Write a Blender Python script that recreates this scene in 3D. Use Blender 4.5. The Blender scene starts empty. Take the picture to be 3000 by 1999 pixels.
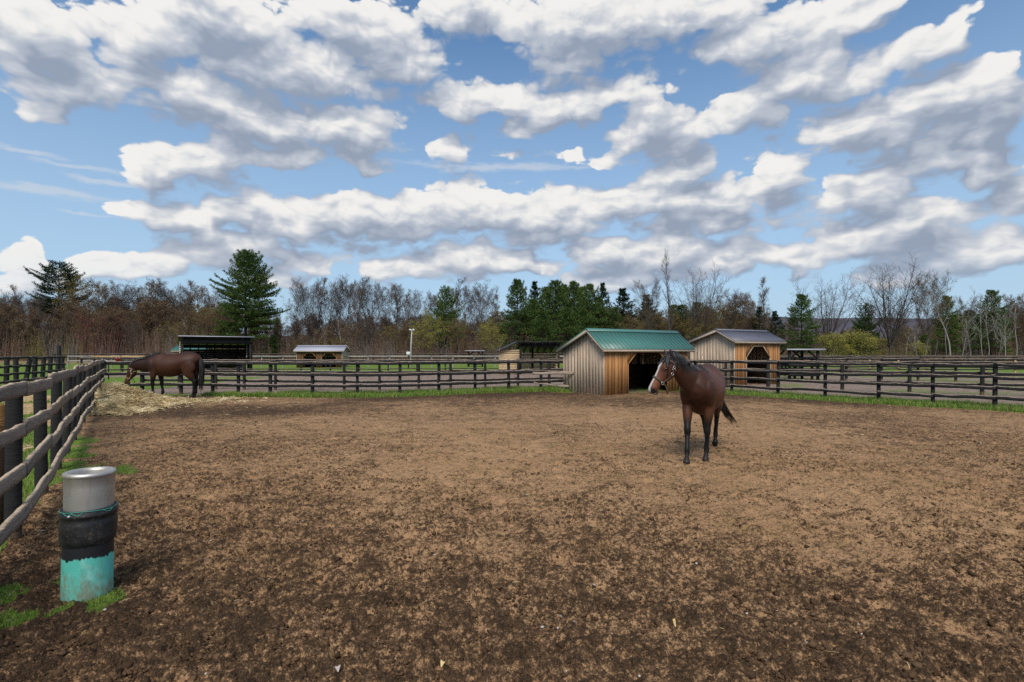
EXPOSURE = 0.20
SUN_E, SUN_ANGLE = 3.3, 34.0
SKY_GAIN = (0.96, 1.24, 1.33)
CLOUD_T = 0.30
CC0, CC1, CC2 = (2.6, 3.1, 4.0), (4.3, 4.7, 5.4), (7.7, 7.6, 7.4)
import bpy, math, random
import numpy as np
from mathutils import Vector, Matrix
R = math.radians
random.seed(7)
RNG = np.random.default_rng(11)
scene = bpy.context.scene
COL = scene.collection

# ---------------------------------------------------------------- layout: photograph pixel on the ground -> metres
FP, HOR, CAMH = 1500.0, 1033.0, 1.75
def G(x, y):
    k = CAMH / (y - HOR)
    return ((x - 1500.0) * k, FP * k)
def at(x, d, y=None):
    """lateral X (and height Z) of a photo position that is d metres away"""
    X = (x - 1500.0) * d / FP
    return X if y is None else (X, CAMH - (y - HOR) * d / FP)

# ---------------------------------------------------------------- object bookkeeping
def tag(o, label=None, cat=None, group=None, kind=None):
    if label: o['label'] = label
    if cat: o['category'] = cat
    if group: o['group'] = group
    if kind: o['kind'] = kind
    return o
def thing(name, loc, label, cat, group=None, rz=0.0):
    o = bpy.data.objects.new(name, None)
    COL.objects.link(o); o.location = loc; o.rotation_euler = (0, 0, rz); o.empty_display_size = 0.2
    return tag(o, label, cat, group)
def link(name, me, parent=None, mat=None):
    o = bpy.data.objects.new(name, me); COL.objects.link(o)
    if parent is not None: o.parent = parent
    if mat is not None and not me.materials: me.materials.append(mat)
    return o
def copy_tree(o, parent=None):
    c = o.copy(); COL.objects.link(c)
    if parent is not None: c.parent = parent
    for ch in o.children: copy_tree(ch, c)
    return c

def mesh_np(name, V, F, attrs=None, smooth=False):
    """V (n,3) array; F list of (m,k) int arrays; attrs {name: (n,) float array}"""
    me = bpy.data.meshes.new(name)
    V = np.asarray(V, dtype=np.float32)
    F = [np.asarray(f, dtype=np.int32) for f in F if len(f)]
    me.vertices.add(len(V)); me.vertices.foreach_set('co', V.ravel())
    nl = sum(f.size for f in F); npoly = sum(len(f) for f in F)
    me.loops.add(nl); me.polygons.add(npoly)
    me.loops.foreach_set('vertex_index', np.concatenate([f.ravel() for f in F]))
    tot = np.concatenate([np.full(len(f), f.shape[1], dtype=np.int32) for f in F])
    st = np.concatenate([[0], np.cumsum(tot)[:-1]]).astype(np.int32)
    me.polygons.foreach_set('loop_start', st)
    try: me.polygons.foreach_set('loop_total', tot)
    except Exception: pass
    if smooth: me.polygons.foreach_set('use_smooth', np.ones(npoly, dtype=bool))
    me.update(calc_edges=True)
    for k, a in (attrs or {}).items():
        a = np.asarray(a, dtype=np.float32)
        if a.ndim == 1:
            at_ = me.attributes.new(k, 'FLOAT', 'POINT'); at_.data.foreach_set('value', a)
        else:
            at_ = me.attributes.new(k, 'FLOAT_COLOR', 'POINT')
            at_.data.foreach_set('color', np.c_[a, np.ones(len(a), dtype=np.float32)].astype(np.float32).ravel())
    me.validate()
    return me

class MB:
    """collects shapes for ONE mesh"""
    def __init__(s): s.v = []; s.f = {}; s.r = []; s.w = []; s.n = 0
    def add(s, verts, faces, rnd=None, wear=None):
        b = s.n; verts = [tuple(v) for v in verts]
        s.v += verts; s.n += len(verts)
        s.r += [random.random() if rnd is None else rnd] * len(verts)
        s.w += list(wear) if wear is not None else [0.0] * len(verts)
        for f in faces: s.f.setdefault(len(f), []).append([i + b for i in f])
        return s
    def box(s, c, size, rz=0.0, rnd=None, M=None):
        x, y, z = [q / 2 for q in size]
        m = M or Matrix.Rotation(rz, 3, 'Z')
        vs = [Vector(c) + m @ Vector((sx * x, sy * y, sz * z)) for sz in (-1, 1) for sx, sy in ((-1, -1), (1, -1), (1, 1), (-1, 1))]
        return s.add(vs, [(3, 2, 1, 0), (4, 5, 6, 7), (0, 1, 5, 4), (1, 2, 6, 5), (2, 3, 7, 6), (3, 0, 4, 7)], rnd)
    def beam(s, a, b, w, h, rnd=None):
        a = Vector(a); b = Vector(b); t = (b - a); L = t.length; t = t / L
        up = Vector((0, 0, 1)) if abs(t.z) < 0.95 else Vector((0, 1, 0))
        sd = t.cross(up).normalized(); up = sd.cross(t)
        m = Matrix((t, sd, up)).transposed()
        return s.box((a + b) / 2, (L, w, h), rnd=rnd, M=m)
    def tube(s, pts, rad, sides=8, rnd=None, cap=True, wear=None):
        pts = [Vector(p) for p in pts]; n = len(pts); vs = []; ww = []
        ref = Vector((0.31, 0.95, 0.02))
        for i, p in enumerate(pts):
            t = (pts[min(i + 1, n - 1)] - pts[max(i - 1, 0)]).normalized()
            u = t.cross(ref).normalized(); w = u.cross(t)
            for k in range(sides):
                an = 2 * math.pi * k / sides
                vs.append(p + (u * math.cos(an) + w * math.sin(an)) * rad[i])
                ww.append(wear[i] if wear else 0)
        fs = [(i * sides + k, i * sides + (k + 1) % sides, (i + 1) * sides + (k + 1) % sides, (i + 1) * sides + k) for i in range(n - 1) for k in range(sides)]
        if cap: fs += [tuple(range(sides - 1, -1, -1)), tuple((n - 1) * sides + k for k in range(sides))]
        return s.add(vs, fs, rnd, ww)
    def lathe(s, prof, sides=48, c=(0, 0, 0), rnd=0.5, wear=None):
        vs = []; ww = []
        for i, (r, z) in enumerate(prof):
            for k in range(sides):
                an = 2 * math.pi * k / sides
                vs.append((c[0] + r * math.cos(an), c[1] + r * math.sin(an), c[2] + z)); ww.append(wear[i] if wear else 0)
        n = len(prof)
        fs = [(i * sides + k, i * sides + (k + 1) % sides, (i + 1) * sides + (k + 1) % sides, (i + 1) * sides + k) for i in range(n - 1) for k in range(sides)]
        return s.add(vs, fs, rnd, ww)
    def prism(s, poly, y0, y1, fr=None, rnd=None):
        """poly in (x,z), extruded along y; fr maps local (x,y,z) -> world"""
        fr = fr or (lambda x, y, z: (x, y, z)); n = len(poly)
        vs = [fr(x, y0, z) for x, z in poly] + [fr(x, y1, z) for x, z in poly]
        fs = [tuple(range(n)), tuple(range(2 * n - 1, n - 1, -1))] + [(i, i + n, (i + 1) % n + n, (i + 1) % n) for i in range(n)]
        return s.add(vs, fs, rnd)
    def build(s, name, mat, parent=None, smooth=False):
        me = mesh_np(name, s.v, list(s.f.values()), {'rnd': s.r, 'wear': s.w}, smooth)
        return link(name, me, parent, mat)

# ---------------------------------------------------------------- numpy noise
def _h(ix, iy, seed):
    h = (ix.astype(np.int64) * 374761393 + iy.astype(np.int64) * 668265263 + seed * 1442695041) & 0xFFFFFFFF
    h = ((h ^ (h >> 13)) * 1274126177) & 0xFFFFFFFF
    return ((h ^ (h >> 16)) & 0xFFFF) / 65535.0
def vn(x, y, seed=0):
    ix = np.floor(x); iy = np.floor(y); fx = x - ix; fy = y - iy
    fx = fx * fx * fx * (fx * (fx * 6 - 15) + 10); fy = fy * fy * fy * (fy * (fy * 6 - 15) + 10)
    a = _h(ix, iy, seed); b = _h(ix + 1, iy, seed); c = _h(ix, iy + 1, seed); d = _h(ix + 1, iy + 1, seed)
    return (a * (1 - fx) + b * fx) * (1 - fy) + (c * (1 - fx) + d * fx) * fy
def fbm(x, y, o=4, seed=0, g=0.5):
    s = 0; a = 1; t = 0
    for k in range(o):
        s = s + a * vn(x * 2 ** k + 17.3 * k, y * 2 ** k - 9.1 * k, seed + k); t += a; a *= g
    return s / t
def sstep(a, b, x):
    t = np.clip((x - a) / (b - a), 0, 1); return t * t * (3 - 2 * t)

# ---------------------------------------------------------------- node helper
class NT:
    def __init__(s, tree): s.t = tree; s.N = tree.nodes; s.L = tree.links
    def n(s, typ, **kw):
        nd = s.N.new(typ)
        for k, v in kw.items(): setattr(nd, k, v)
        return nd
    def put(s, sock, v):
        if v is None: return
        if hasattr(v, 'is_output') or isinstance(v, bpy.types.NodeSocket): s.L.new(v, sock)
        else:
            if hasattr(sock.default_value, '__len__') and not hasattr(v, '__len__'): v = (v,) * len(sock.default_value)
            if hasattr(v, '__len__') and len(sock.default_value) == 4 and len(v) == 3: v = tuple(v) + (1,)
            sock.default_value = v
    def m(s, op, a, b=None, c=None, clamp=False):
        nd = s.n('ShaderNodeMath', operation=op, use_clamp=clamp)
        for i, v in enumerate((a, b, c)):
            if v is not None: s.put(nd.inputs[i], v)
        return nd.outputs[0]
    def vm(s, op, a, b=None, c=None):
        nd = s.n('ShaderNodeVectorMath', operation=op)
        for i, v in enumerate((a, b, c)):
            if v is not None: s.put(nd.inputs['Scale'] if (op == 'SCALE' and i == 1) else nd.inputs[i], v)
        return nd.outputs['Value'] if op in ('LENGTH', 'DOT_PRODUCT') else nd.outputs[0]
    def mix(s, f, a, b, mode='MIX'):
        nd = s.n('ShaderNodeMix', data_type='RGBA', blend_type=mode); nd.clamp_factor = True
        s.put(nd.inputs[0], f); s.put(nd.inputs[6], a); s.put(nd.inputs[7], b)
        return nd.outputs[2]
    def noise(s, vec, scale, detail=4, rough=0.55, dim='3D', out=0, dist=0):
        nd = s.n('ShaderNodeTexNoise', noise_dimensions=dim)
        s.put(nd.inputs['Vector'], vec); s.put(nd.inputs['Scale'], scale); s.put(nd.inputs['Detail'], detail); s.put(nd.inputs['Roughness'], rough)
        if dist: s.put(nd.inputs['Distortion'], dist)
        return nd.outputs[out]
    def sm(s, x, a, b):
        nd = s.n('ShaderNodeMapRange', interpolation_type='SMOOTHSTEP')
        s.put(nd.inputs['Value'], x); s.put(nd.inputs['From Min'], a); s.put(nd.inputs['From Max'], b)
        return nd.outputs[0]
    def lin(s, x, a, b, c, d):
        nd = s.n('ShaderNodeMapRange'); s.put(nd.inputs['Value'], x)
        for k, v in zip(('From Min', 'From Max', 'To Min', 'To Max'), (a, b, c, d)): s.put(nd.inputs[k], v)
        return nd.outputs[0]
    def attr(s, name, out='Fac'):
        return s.n('ShaderNodeAttribute', attribute_name=name).outputs[out]
    def obj(s): return s.n('ShaderNodeTexCoord').outputs['Object']
    def xyz(s, v):
        nd = s.n('ShaderNodeSeparateXYZ'); s.put(nd.inputs[0], v); return nd.outputs
    def cxyz(s, x, y, z=0.0):
        nd = s.n('ShaderNodeCombineXYZ')
        for i, v in enumerate((x, y, z)): s.put(nd.inputs[i], v)
        return nd.outputs[0]
    def scl(s, v, sc): return s.vm('MULTIPLY', v, sc)
def material(name, fn, rough=0.8, spec=0.3):
    m = bpy.data.materials.new(name); m.use_nodes = True
    k = NT(m.node_tree); b = m.node_tree.nodes['Principled BSDF']
    b.inputs['Roughness'].default_value = rough; b.inputs['Specular IOR Level'].default_value = spec
    r = fn(k, b)
    if r is not None: k.put(b.inputs['Base Color'], r)
    return m
def bump(k, b, h, dist=0.02, strength=1.0):
    nd = k.n('ShaderNodeBump'); nd.inputs['Strength'].default_value = strength; nd.inputs['Distance'].default_value = dist
    k.put(nd.inputs['Height'], h); k.L.new(nd.outputs[0], b.inputs['Normal'])
# ---------------------------------------------------------------- camera
cam = bpy.data.cameras.new('camera'); camo = bpy.data.objects.new('camera', cam); COL.objects.link(camo)
cam.lens = 18.0; cam.sensor_width = 36.0; cam.clip_end = 20000; cam.clip_start = 0.05
cam.shift_y = (HOR - 999.5) / 3000.0
camo.location = (0, 0, CAMH); camo.rotation_euler = (R(90), 0, 0)
scene.camera = camo
scene.view_settings.view_transform = 'Standard'; scene.view_settings.look = 'None'
scene.view_settings.gamma = 1.0; scene.view_settings.exposure = EXPOSURE
# ---------------------------------------------------------------- sun
SUN_EL, SUN_AZ = R(50), R(-174)          # azimuth measured from +Y towards +X: high up behind the viewer
sd = Vector((math.sin(SUN_AZ) * math.cos(SUN_EL), math.cos(SUN_AZ) * math.cos(SUN_EL), math.sin(SUN_EL)))
sl = bpy.data.lights.new('sun', 'SUN'); sl.energy = SUN_E; sl.angle = R(SUN_ANGLE); sl.color = (1.0, 0.92, 0.81)
so = bpy.data.objects.new('sun', sl); COL.objects.link(so)
so.rotation_euler = (-sd).to_track_quat('-Z', 'Y').to_euler(); so.location = sd * 50
# ---------------------------------------------------------------- world: clear sky with broken cumulus
W = bpy.data.worlds.new('World'); scene.world = W; W.use_nodes = True
k = NT(W.node_tree); bgn = W.node_tree.nodes['Background']
sky = k.n('ShaderNodeTexSky', sky_type='NISHITA'); sky.sun_disc = False
sky.sun_elevation = SUN_EL; sky.sun_rotation = SUN_AZ; sky.altitude = 100; sky.air_density = 1.0; sky.dust_density = 0.6; sky.ozone_density = 3.0

# cumulus masses by bearing and elevation (given as places on the 2353-px-wide photograph): x, y, rx, ry, (bias)
CL = [(60,80,170,105),(330,75,130,95),(520,60,150,110),(170,180,150,55),(35,215,90,40),(815,60,155,82),(640,165,260,55),(900,130,160,55),
 (1075,25,110,60),(1340,70,230,95),(1310,140,120,30),(1560,45,220,70),(1720,95,190,70),(1860,160,150,60),(1950,30,90,50),(2085,125,85,48),(1960,185,120,25),(2195,45,45,25),
 (420,205,240,40),(600,265,210,60),(790,300,150,75),(1090,225,190,50),(1290,235,220,48),(1480,290,110,75),(1560,300,80,50),(1725,255,105,75),
 (1030,350,60,48),(1195,300,55,26),(375,395,85,72),(470,385,80,65),(540,340,60,50),(660,360,130,50),(820,385,75,32),(1560,385,85,38),(1300,375,160,16),
 (1950,285,140,60),(2100,250,110,65),(2200,270,150,85),(2320,260,110,75),(2120,370,160,45),(2300,340,120,40),
 (640,530,130,42),(760,505,120,52),(900,510,150,48),(1040,490,120,58),(1170,495,150,58),(1250,530,140,45),
 (1400,480,100,55),(1520,470,120,60),(1650,465,110,55),(1780,425,75,60),(1640,520,200,35),(330,490,80,28),(450,500,130,30),(560,480,60,28),
 (1960,460,130,55),(2080,500,140,45),(2320,455,90,58),(2230,560,150,42),(1950,570,125,42),(2330,545,95,48),(2130,600,160,30),(2200,220,140,60),(2320,220,90,70),(2020,320,140,50),(2280,400,110,36),(2050,545,150,40),
 (960,602,120,40),(1080,590,110,38),(870,620,60,28),(1370,592,100,36),(1500,602,120,40),(1660,597,140,40),(1380,650,120,22),(1560,645,140,22),(1180,600,70,26),(720,600,90,22),
 (500,590,115,40),(380,605,85,32),(230,602,70,26),(35,610,85,40),(560,560,110,28),(330,645,150,20),(1200,632,180,20),(2040,640,220,22),(2250,610,120,26),(80,655,160,18),(1820,600,90,26),(620,640,150,18)]
STREAK = [(110,440,170,13),(60,345,120,8),(160,380,150,8),(200,490,60,5),(480,270,200,10),(1150,385,260,10),(250,420,120,8),(60,660,220,12)]
def ang(x, y, rx, ry):
    x, y, rx, ry = [q * 3000.0 / 2353.0 for q in (x, y, rx, ry)]
    u = (x - 1500) / FP; v = (HOR - y) / FP; q = 1 + u * u
    a = math.atan(u); e = math.atan(v / math.sqrt(q))
    return a, e, rx / FP / q, ry / FP / math.sqrt(q) * math.cos(e) ** 2
# coverage of the masses tabulated by bearing (curves) for 33 elevation bands
NB, E0, DE, AR = 33, 0.0, 0.0205, 1.0
aa = np.linspace(-AR, AR, 88)
ee = E0 + DE * np.arange(NB)
A_, E_ = np.meshgrid(aa, ee)
Fm = None
Aw = A_ + (fbm(A_ * 9, E_ * 14, 3, 5) - 0.5) * 0.09; Ew = E_ + (fbm(A_ * 9, E_ * 14, 3, 25) - 0.5) * 0.05
den = np.zeros_like(A_)
for c in CL:
    a, e, ra, re = ang(*c[:4])
    ya = (Ew - e) / re; ya = np.where(ya < 0, ya * 1.25, ya)      # flatter bases
    q = np.sqrt(((Aw - a) / ra) ** 2 + ya ** 2)
    den += np.exp(-6.5 * q)
Fm = -np.log(den + 1e-9) / 6.5
COV = np.clip((1.9 - Fm) / 1.9, 0, 1)
def coverage(k, P):
    """table look-up: P = (bearing, elevation, 0) -> 0..1"""
    x = k.xyz(P); u = k.m('MULTIPLY_ADD', x[0], 0.5 / AR, 0.5); e = k.m('MULTIPLY', k.m('SUBTRACT', x[1], E0), 1 / DE)
    e = k.m('MINIMUM', k.m('MAXIMUM', e, 0.0), NB - 1.0)
    tot = None
    for j in range(0, NB, 3):
        nd = k.n('ShaderNodeRGBCurve'); cm = nd.mapping
        for ch in range(3):
            cu = cm.curves[ch]; row = COV[j + ch]; xs = np.linspace(0, 1, len(row))
            cu.points[0].location = (0, float(row[0])); cu.points[1].location = (1, float(row[-1]))
            for i in range(1, len(row) - 1): cu.points.new(float(xs[i]), float(row[i]))
        cm.update()
        k.put(nd.inputs['Color'], k.cxyz(u, u, u))
        w = k.vm('MAXIMUM', k.vm('SUBTRACT', (1, 1, 1), k.vm('ABSOLUTE', k.vm('SUBTRACT', k.cxyz(e, e, e), (j, j + 1, j + 2)))), (0, 0, 0))
        v = k.vm('DOT_PRODUCT', nd.outputs[0], w)
        tot = v if tot is None else k.m('ADD', tot, v)
    return k.m('MAXIMUM', tot, k.lin(x[1], 0.64, 0.95, 0.0, 0.55))   # broken cloud overhead and behind, out of the picture
gt = bpy.data.node_groups.new('cloud_cover', 'ShaderNodeTree')
gt.interface.new_socket('P', in_out='INPUT', socket_type='NodeSocketVector'); gt.interface.new_socket('D', in_out='OUTPUT', socket_type='NodeSocketFloat')
g = NT(gt); gi = g.n('NodeGroupInput'); go = g.n('NodeGroupOutput'); g.L.new(coverage(g, gi.outputs[0]), go.inputs[0])
def cover(p):
    nd = k.n('ShaderNodeGroup'); nd.node_tree = gt; k.put(nd.inputs[0], p); return nd.outputs[0]
def detail(p):
    ps = k.scl(p, (0.85, 1.6, 1.0))
    n1 = k.noise(ps, 9.0, 7, 0.54, '2D')
    vo = k.n('ShaderNodeTexVoronoi', feature='F1', voronoi_dimensions='2D'); k.put(vo.inputs['Vector'], ps)
    vo.inputs['Scale'].default_value = 24; vo.inputs['Detail'].default_value = 2.5; vo.inputs['Roughness'].default_value = 0.5
    v2 = k.n('ShaderNodeTexVoronoi', feature='F1', voronoi_dimensions='2D'); k.put(v2.inputs['Vector'], k.vm('ADD', ps, (3.1, 1.7, 0))); v2.inputs['Scale'].default_value = 9.5; v2.inputs['Detail'].default_value = 0
    r = k.m('MULTIPLY', k.m('SUBTRACT', n1, 0.5), 0.85)
    r = k.m('MULTIPLY_ADD', k.m('SUBTRACT', 0.40, v2.outputs['Distance']), 0.62, r)
    return k.m('MULTIPLY_ADD', k.m('SUBTRACT', 0.42, vo.outputs['Distance']), 0.60, r)
def blobs(g, P, lst, kk):
    f = None
    for c in lst:
        a, e, ra, re = ang(*c[:4])
        q = g.vm('LENGTH', g.vm('MULTIPLY_ADD', P, (1 / ra, 1 / re, 0), (-a / ra, -e / re, 0)))
        f = q if f is None else g.m('SMOOTH_MIN', f, q, kk)
    return f
X = k.xyz(k.n('ShaderNodeTexCoord').outputs['Generated'])
az = k.m('ARCTAN2', X[0], X[1]); el = k.m('ARCSINE', X[2])
p = k.cxyz(az, el, 0.0)
pw = k.vm('MULTIPLY_ADD', k.vm('SUBTRACT', k.noise(p, 16.0, 2, 0.5, '2D', out=1), (0.5, 0.5, 0.5)), (0.03, 0.02, 0), p)
c1 = cover(pw); c3 = cover(k.vm('ADD', pw, (-0.014, 0.036, 0)))
n1 = detail(pw); n2 = detail(k.vm('ADD', pw, (-0.007, 0.011, 0)))
d1 = k.m('ADD', k.m('MULTIPLY', k.m('SUBTRACT', c1, CLOUD_T), 2.4), n1)
alpha = k.m('MULTIPLY', k.sm(d1, 0.0, k.lin(k.m('SUBTRACT', c1, c3), -0.12, 0.16, 0.62, 0.20)), k.lin(el, 0.02, 0.16, 0.60, 1.0))
lit = k.m('MULTIPLY_ADD', k.m('MINIMUM', k.m('SUBTRACT', c1, c3), 0.28), 1.75, 0.52)
lit = k.m('MULTIPLY_ADD', k.m('SUBTRACT', n1, n2), 0.34, lit)
lit = k.m('MULTIPLY_ADD', n1, 0.24, lit)
lit = k.m('MULTIPLY_ADD', k.m('MAXIMUM', k.m('SUBTRACT', c1, 0.60), 0.0), -0.9, lit)
lit = k.m('MINIMUM', k.m('MAXIMUM', lit, 0.0), 1.0)
ccol = k.mix(k.sm(lit, 0.05, 0.55), CC0, CC1)
ccol = k.mix(k.sm(lit, 0.42, 0.95), ccol, CC2)
# thin high streaks
st = blobs(k, k.vm('MULTIPLY_ADD', k.vm('SUBTRACT', k.noise(k.scl(p, (1, 3, 1)), 12, 4, 0.6, out=1), (0.5, 0.5, 0.5)), (0.1, 0.03, 0), p), STREAK, 0.3)
sa = k.m('MULTIPLY', k.sm(k.m('MULTIPLY_ADD', k.noise(k.scl(p, (1, 7, 1)), 14, 6, 0.65), 1.6, k.m('SUBTRACT', 0.5, st)), 0.1, 1.1), 0.55)
scol = k.mix(1.0, sky.outputs[0], SKY_GAIN, 'MULTIPLY')
haze = k.lin(el, 0.0, 0.55, 0.95, 0.05)
scol = k.mix(haze, scol, (3.9, 5.2, 6.6))
scol = k.mix(sa, scol, (5.6, 5.9, 6.4))
wcol = k.mix(alpha, scol, ccol)
k.put(bgn.inputs['Color'], wcol); bgn.inputs['Strength'].default_value = 0.1
W.cycles.sampling_method = 'MANUAL'; W.cycles.sample_map_resolution = 512
# ---------------------------------------------------------------- fence lines (ground plan, metres)
F1 = [(-2.9, 1.9), (-3.75, 3.35), (-4.67, 4.79), (-5.75, 6.26), (-6.76, 7.59), (-7.8, 8.95), (-8.75, 10.2), (-9.75, 11.5), (-10.7, 12.75), (-11.6, 14.0), (-12.65, 15.4), (-13.75, 16.85), (-14.85, 18.3), (-15.95, 19.8), (-17.07, 21.3)]
F2 = [(-17.07, 21.3), (-15.5, 21.45), (-13.9, 21.5), (-12.45, 21.3), (-11.2, 20.95), (-9.75, 20.65), (-8.03, 20.6), (-6.25, 20.7), (-4.6, 21.0), (-3.1, 21.7), (-1.63, 22.6), (-0.15, 23.2), (1.35, 23.9), (2.65, 24.4)]
F3 = [(7.0, 24.3), (8.3, 23.2), (9.4, 21.9), (10.6, 20.4), (11.65, 19.05), (12.85, 17.95), (13.85, 16.85), (14.9, 15.8), (15.9, 14.7), (17.0, 13.6), (18.1, 12.5)]
PADDOCK = F1 + F2[1:-1] + [(2.4, 23.3), (3.8, 21.0), (8.1, 23.6)] + F3[1:] + [(19.5, 10), (19.5, -8), (-1, -8), (-2.2, 0)]

def seg_dist(x, y, pts, closed=False):
    d = np.full(x.shape, 1e9); n = len(pts)
    for i in range(n if closed else n - 1):
        ax, ay = pts[i]; bx, by = pts[(i + 1) % n]
        ex, ey = bx - ax, by - ay
        t = np.clip(((x - ax) * ex + (y - ay) * ey) / (ex * ex + ey * ey), 0, 1)
        d = np.minimum(d, np.hypot(x - ax - t * ex, y - ay - t * ey))
    return d
def inside(x, y, poly):
    r = np.zeros(x.shape, dtype=bool); n = len(poly)
    for i in range(n):
        ax, ay = poly[i]; bx, by = poly[(i + 1) % n]
        c = (ay > y) != (by > y)
        with np.errstate(divide='ignore', invalid='ignore'):
            r ^= c & (x < (bx - ax) * (y - ay) / ((by - ay) if by != ay else 1e-9) + ax)
    return r
HAY = [(-14.5, 18.5, 0.62, 1.10), (-13.2, 17.0, 0.36, 1.15), (-12.2, 15.7, 0.27, 1.05), (-11.5, 14.8, 0.15, 0.85), (-11.6, 18.2, 0.07, 1.7), (-9.8, 18.8, 0.035, 1.4)]
def hay_h(x, y):
    h = np.zeros(np.shape(x))
    for a, b, c, r in HAY: h = h + c * np.exp(-((x - a) ** 2 + (y - b) ** 2) / (r * r))
    return h
def zones(x, y):
    pin = inside(x, y, PADDOCK)
    n1 = fbm(x * 0.9, y * 0.9, 4, 3); n2 = fbm(x * 3.1, y * 3.1, 3, 8); nb = fbm(x * 0.22, y * 0.22, 3, 13)
    dF1 = seg_dist(x, y, F1); dF23 = np.minimum(seg_dist(x, y, F2 + [(2.4, 23.3)]), seg_dist(x, y, [(8.1, 23.6)] + F3))
    jag = (n1 - 0.5) * 0.9 + (n2 - 0.5) * 0.5
    sgn = np.where(pin, 1.0, -1.0)
    dirt_in = sstep(0.02, 0.55, dF23 * 1.0 - 0.50 + jag * 0.55)
    lip = sstep(0.45, 0.20, dF1 + (n2 - 0.5) * 0.8) * sstep(0.46, 0.62, n1) * 0.8 * (0.12 + 0.88 * sstep(5.5, 8.0, y))
    wx, wy = -2.95, 3.75
    tuft = sstep(1.25, 0.5, np.hypot((x - wx + 0.42) / 0.72, (y - wy + 0.20) / 0.40)) * sstep(0.42, 0.56, n1 * 0.4 + n2 * 0.8 + 0.045)
    tuft = np.maximum(tuft, sstep(1.1, 0.5, dF1 - 0.2) * sstep(9, 7, y) * sstep(5.4, 6.4, y) * sstep(0.60, 0.68, n1 * 0.6 + n2 * 0.5))
    din = np.clip(dirt_in - np.maximum(lip, tuft), 0, 1)
    # outside
    back = -(y - 21.0)
    alley = np.maximum(sstep(0.7, 1.5, dF23 + jag * 0.6), sstep(-8.5, -10.5, x))
    right = x > 4.0 + 0.2 * (y - 20)
    d_out = np.where(y > 16, alley * sstep(44.5, 42.5, y + jag * 2 + np.where(right, 0, 0)), 0.0)
    d_out = np.where(right, d_out * (0.45 + 0.55 * sstep(0.42, 0.58, nb * 0.7 + n1 * 0.35)), d_out)
    leftfield = x < -0.801 * y - 0.15
    leftfield = leftfield | ((x < -17.1) & (y < 36))
    d_out = np.where(leftfield, 0.0, d_out)
    dirt = np.where(pin, din, d_out)
    straw = np.zeros(x.shape)
    for a, b, r in ((-15.6, 15.9, 2.6), (-19.0, 19.2, 2.6), (-9.6, 9.2, 0.9), (-11.8, 12.6, 1.0), (-20.5, 17.0, 2.0)):
        straw = np.maximum(straw, sstep(1.15, 0.55, np.hypot(x - a, (y - b) * 1.2) / r + (n1 - 0.5) * 0.7))
    straw = np.where(pin, 0, straw)
    hs = hay_h(x, y)
    straw = np.where(pin, np.maximum(straw, sstep(0.05, 0.22, hs + (n2 - 0.5) * 0.12)), straw)
    straw = np.maximum(straw, np.where(pin & (y > 12) & (x < -5), 0.45 * sstep(0.50, 0.64, n1) * sstep(-4, -8, x), 0))
    dry = sstep(70, 90, y + jag * 5)
    # how dark and moist the soil is
    wet = 0.44 + 0.0 * x
    wet = wet + 0.33 * sstep(5.4, 3.3, y + x * 0.12 + (nb - 0.5) * 3) + 0.10 * sstep(-1.0, -3.5, x) * sstep(9, 5, y)
    wet = wet + 0.46 * sstep(1.2, 0.3, np.hypot((x + 9.0) / 6.0, (y - 15.6) / 2.6)) + 0.30 * sstep(15.5, 18.5, y + (n1 - 0.5) * 3) * sstep(10.5, 8.5, np.abs(x - 3))
    wet = wet + 0.22 * sstep(3.4, 1.6, dF23 + jag) - 0.04 * sstep(3.0, 1.0, np.hypot((x - 0.2) / 2.2, (y - 5.6) / 1.6)) + (nb - 0.5) * 0.55
    wet = np.where(pin, wet, 0.42)
    return pin, dirt, straw, dry, np.clip(wet, 0, 1.2)
def mound_z(x, y):
    """broad shape of the ground"""
    pin = inside(x, y, PADDOCK)
    return (fbm(x * 0.35, y * 0.35, 2, 51) - 0.5) * 0.05 * np.clip(1.2 - y / 40, 0, 1)

# rows thin out with distance, columns fan out from the spot the picture was taken at
py = np.concatenate([np.arange(1033.6, 1040, 0.7), np.arange(1040, 1180, 1.5), np.arange(1180, 2050, 1.9), np.geomspace(2050, 9000, 60)])
Yr = 2625.0 / (py - HOR)
U = np.concatenate([np.linspace(-2.6, -1.06, 120), np.linspace(-1.05, 1.05, 1150), np.linspace(1.06, 2.6, 120)])
Yg, Ug = np.meshgrid(Yr, U, indexing='ij'); Xg = Ug * Yg
xs, ys = Xg.ravel(), Yg.ravel()
pin, dirt, straw, dry, wet = zones(xs, ys)
near = sstep(16, 4, ys)
c4 = fbm(xs * 95, ys * 95, 2, 87); c1 = fbm(xs * 5, ys * 5, 3, 61); c2 = fbm(xs * 16, ys * 16, 3, 71); c3 = fbm(xs * 45, ys * 45, 2, 81)
patch = fbm(xs * 1.3, ys * 1.3, 3, 91)
clod = sstep(0.44, 0.66, c1 * 0.42 + c2 * 0.34 + patch * 0.24 + (wet - 0.5) * 0.20)
bil = 1 - np.abs(2 * c3 - 1) * 1.6; hgt = clod * (0.006 + 0.014 * c2 + 0.012 * np.clip(bil, 0, 1)) * 1.2 + (c3 - 0.5) * 0.025 + (c4 - 0.5) * 0.014 + (c2 - 0.5) * 0.022 + (c1 - 0.5) * 0.034
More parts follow.
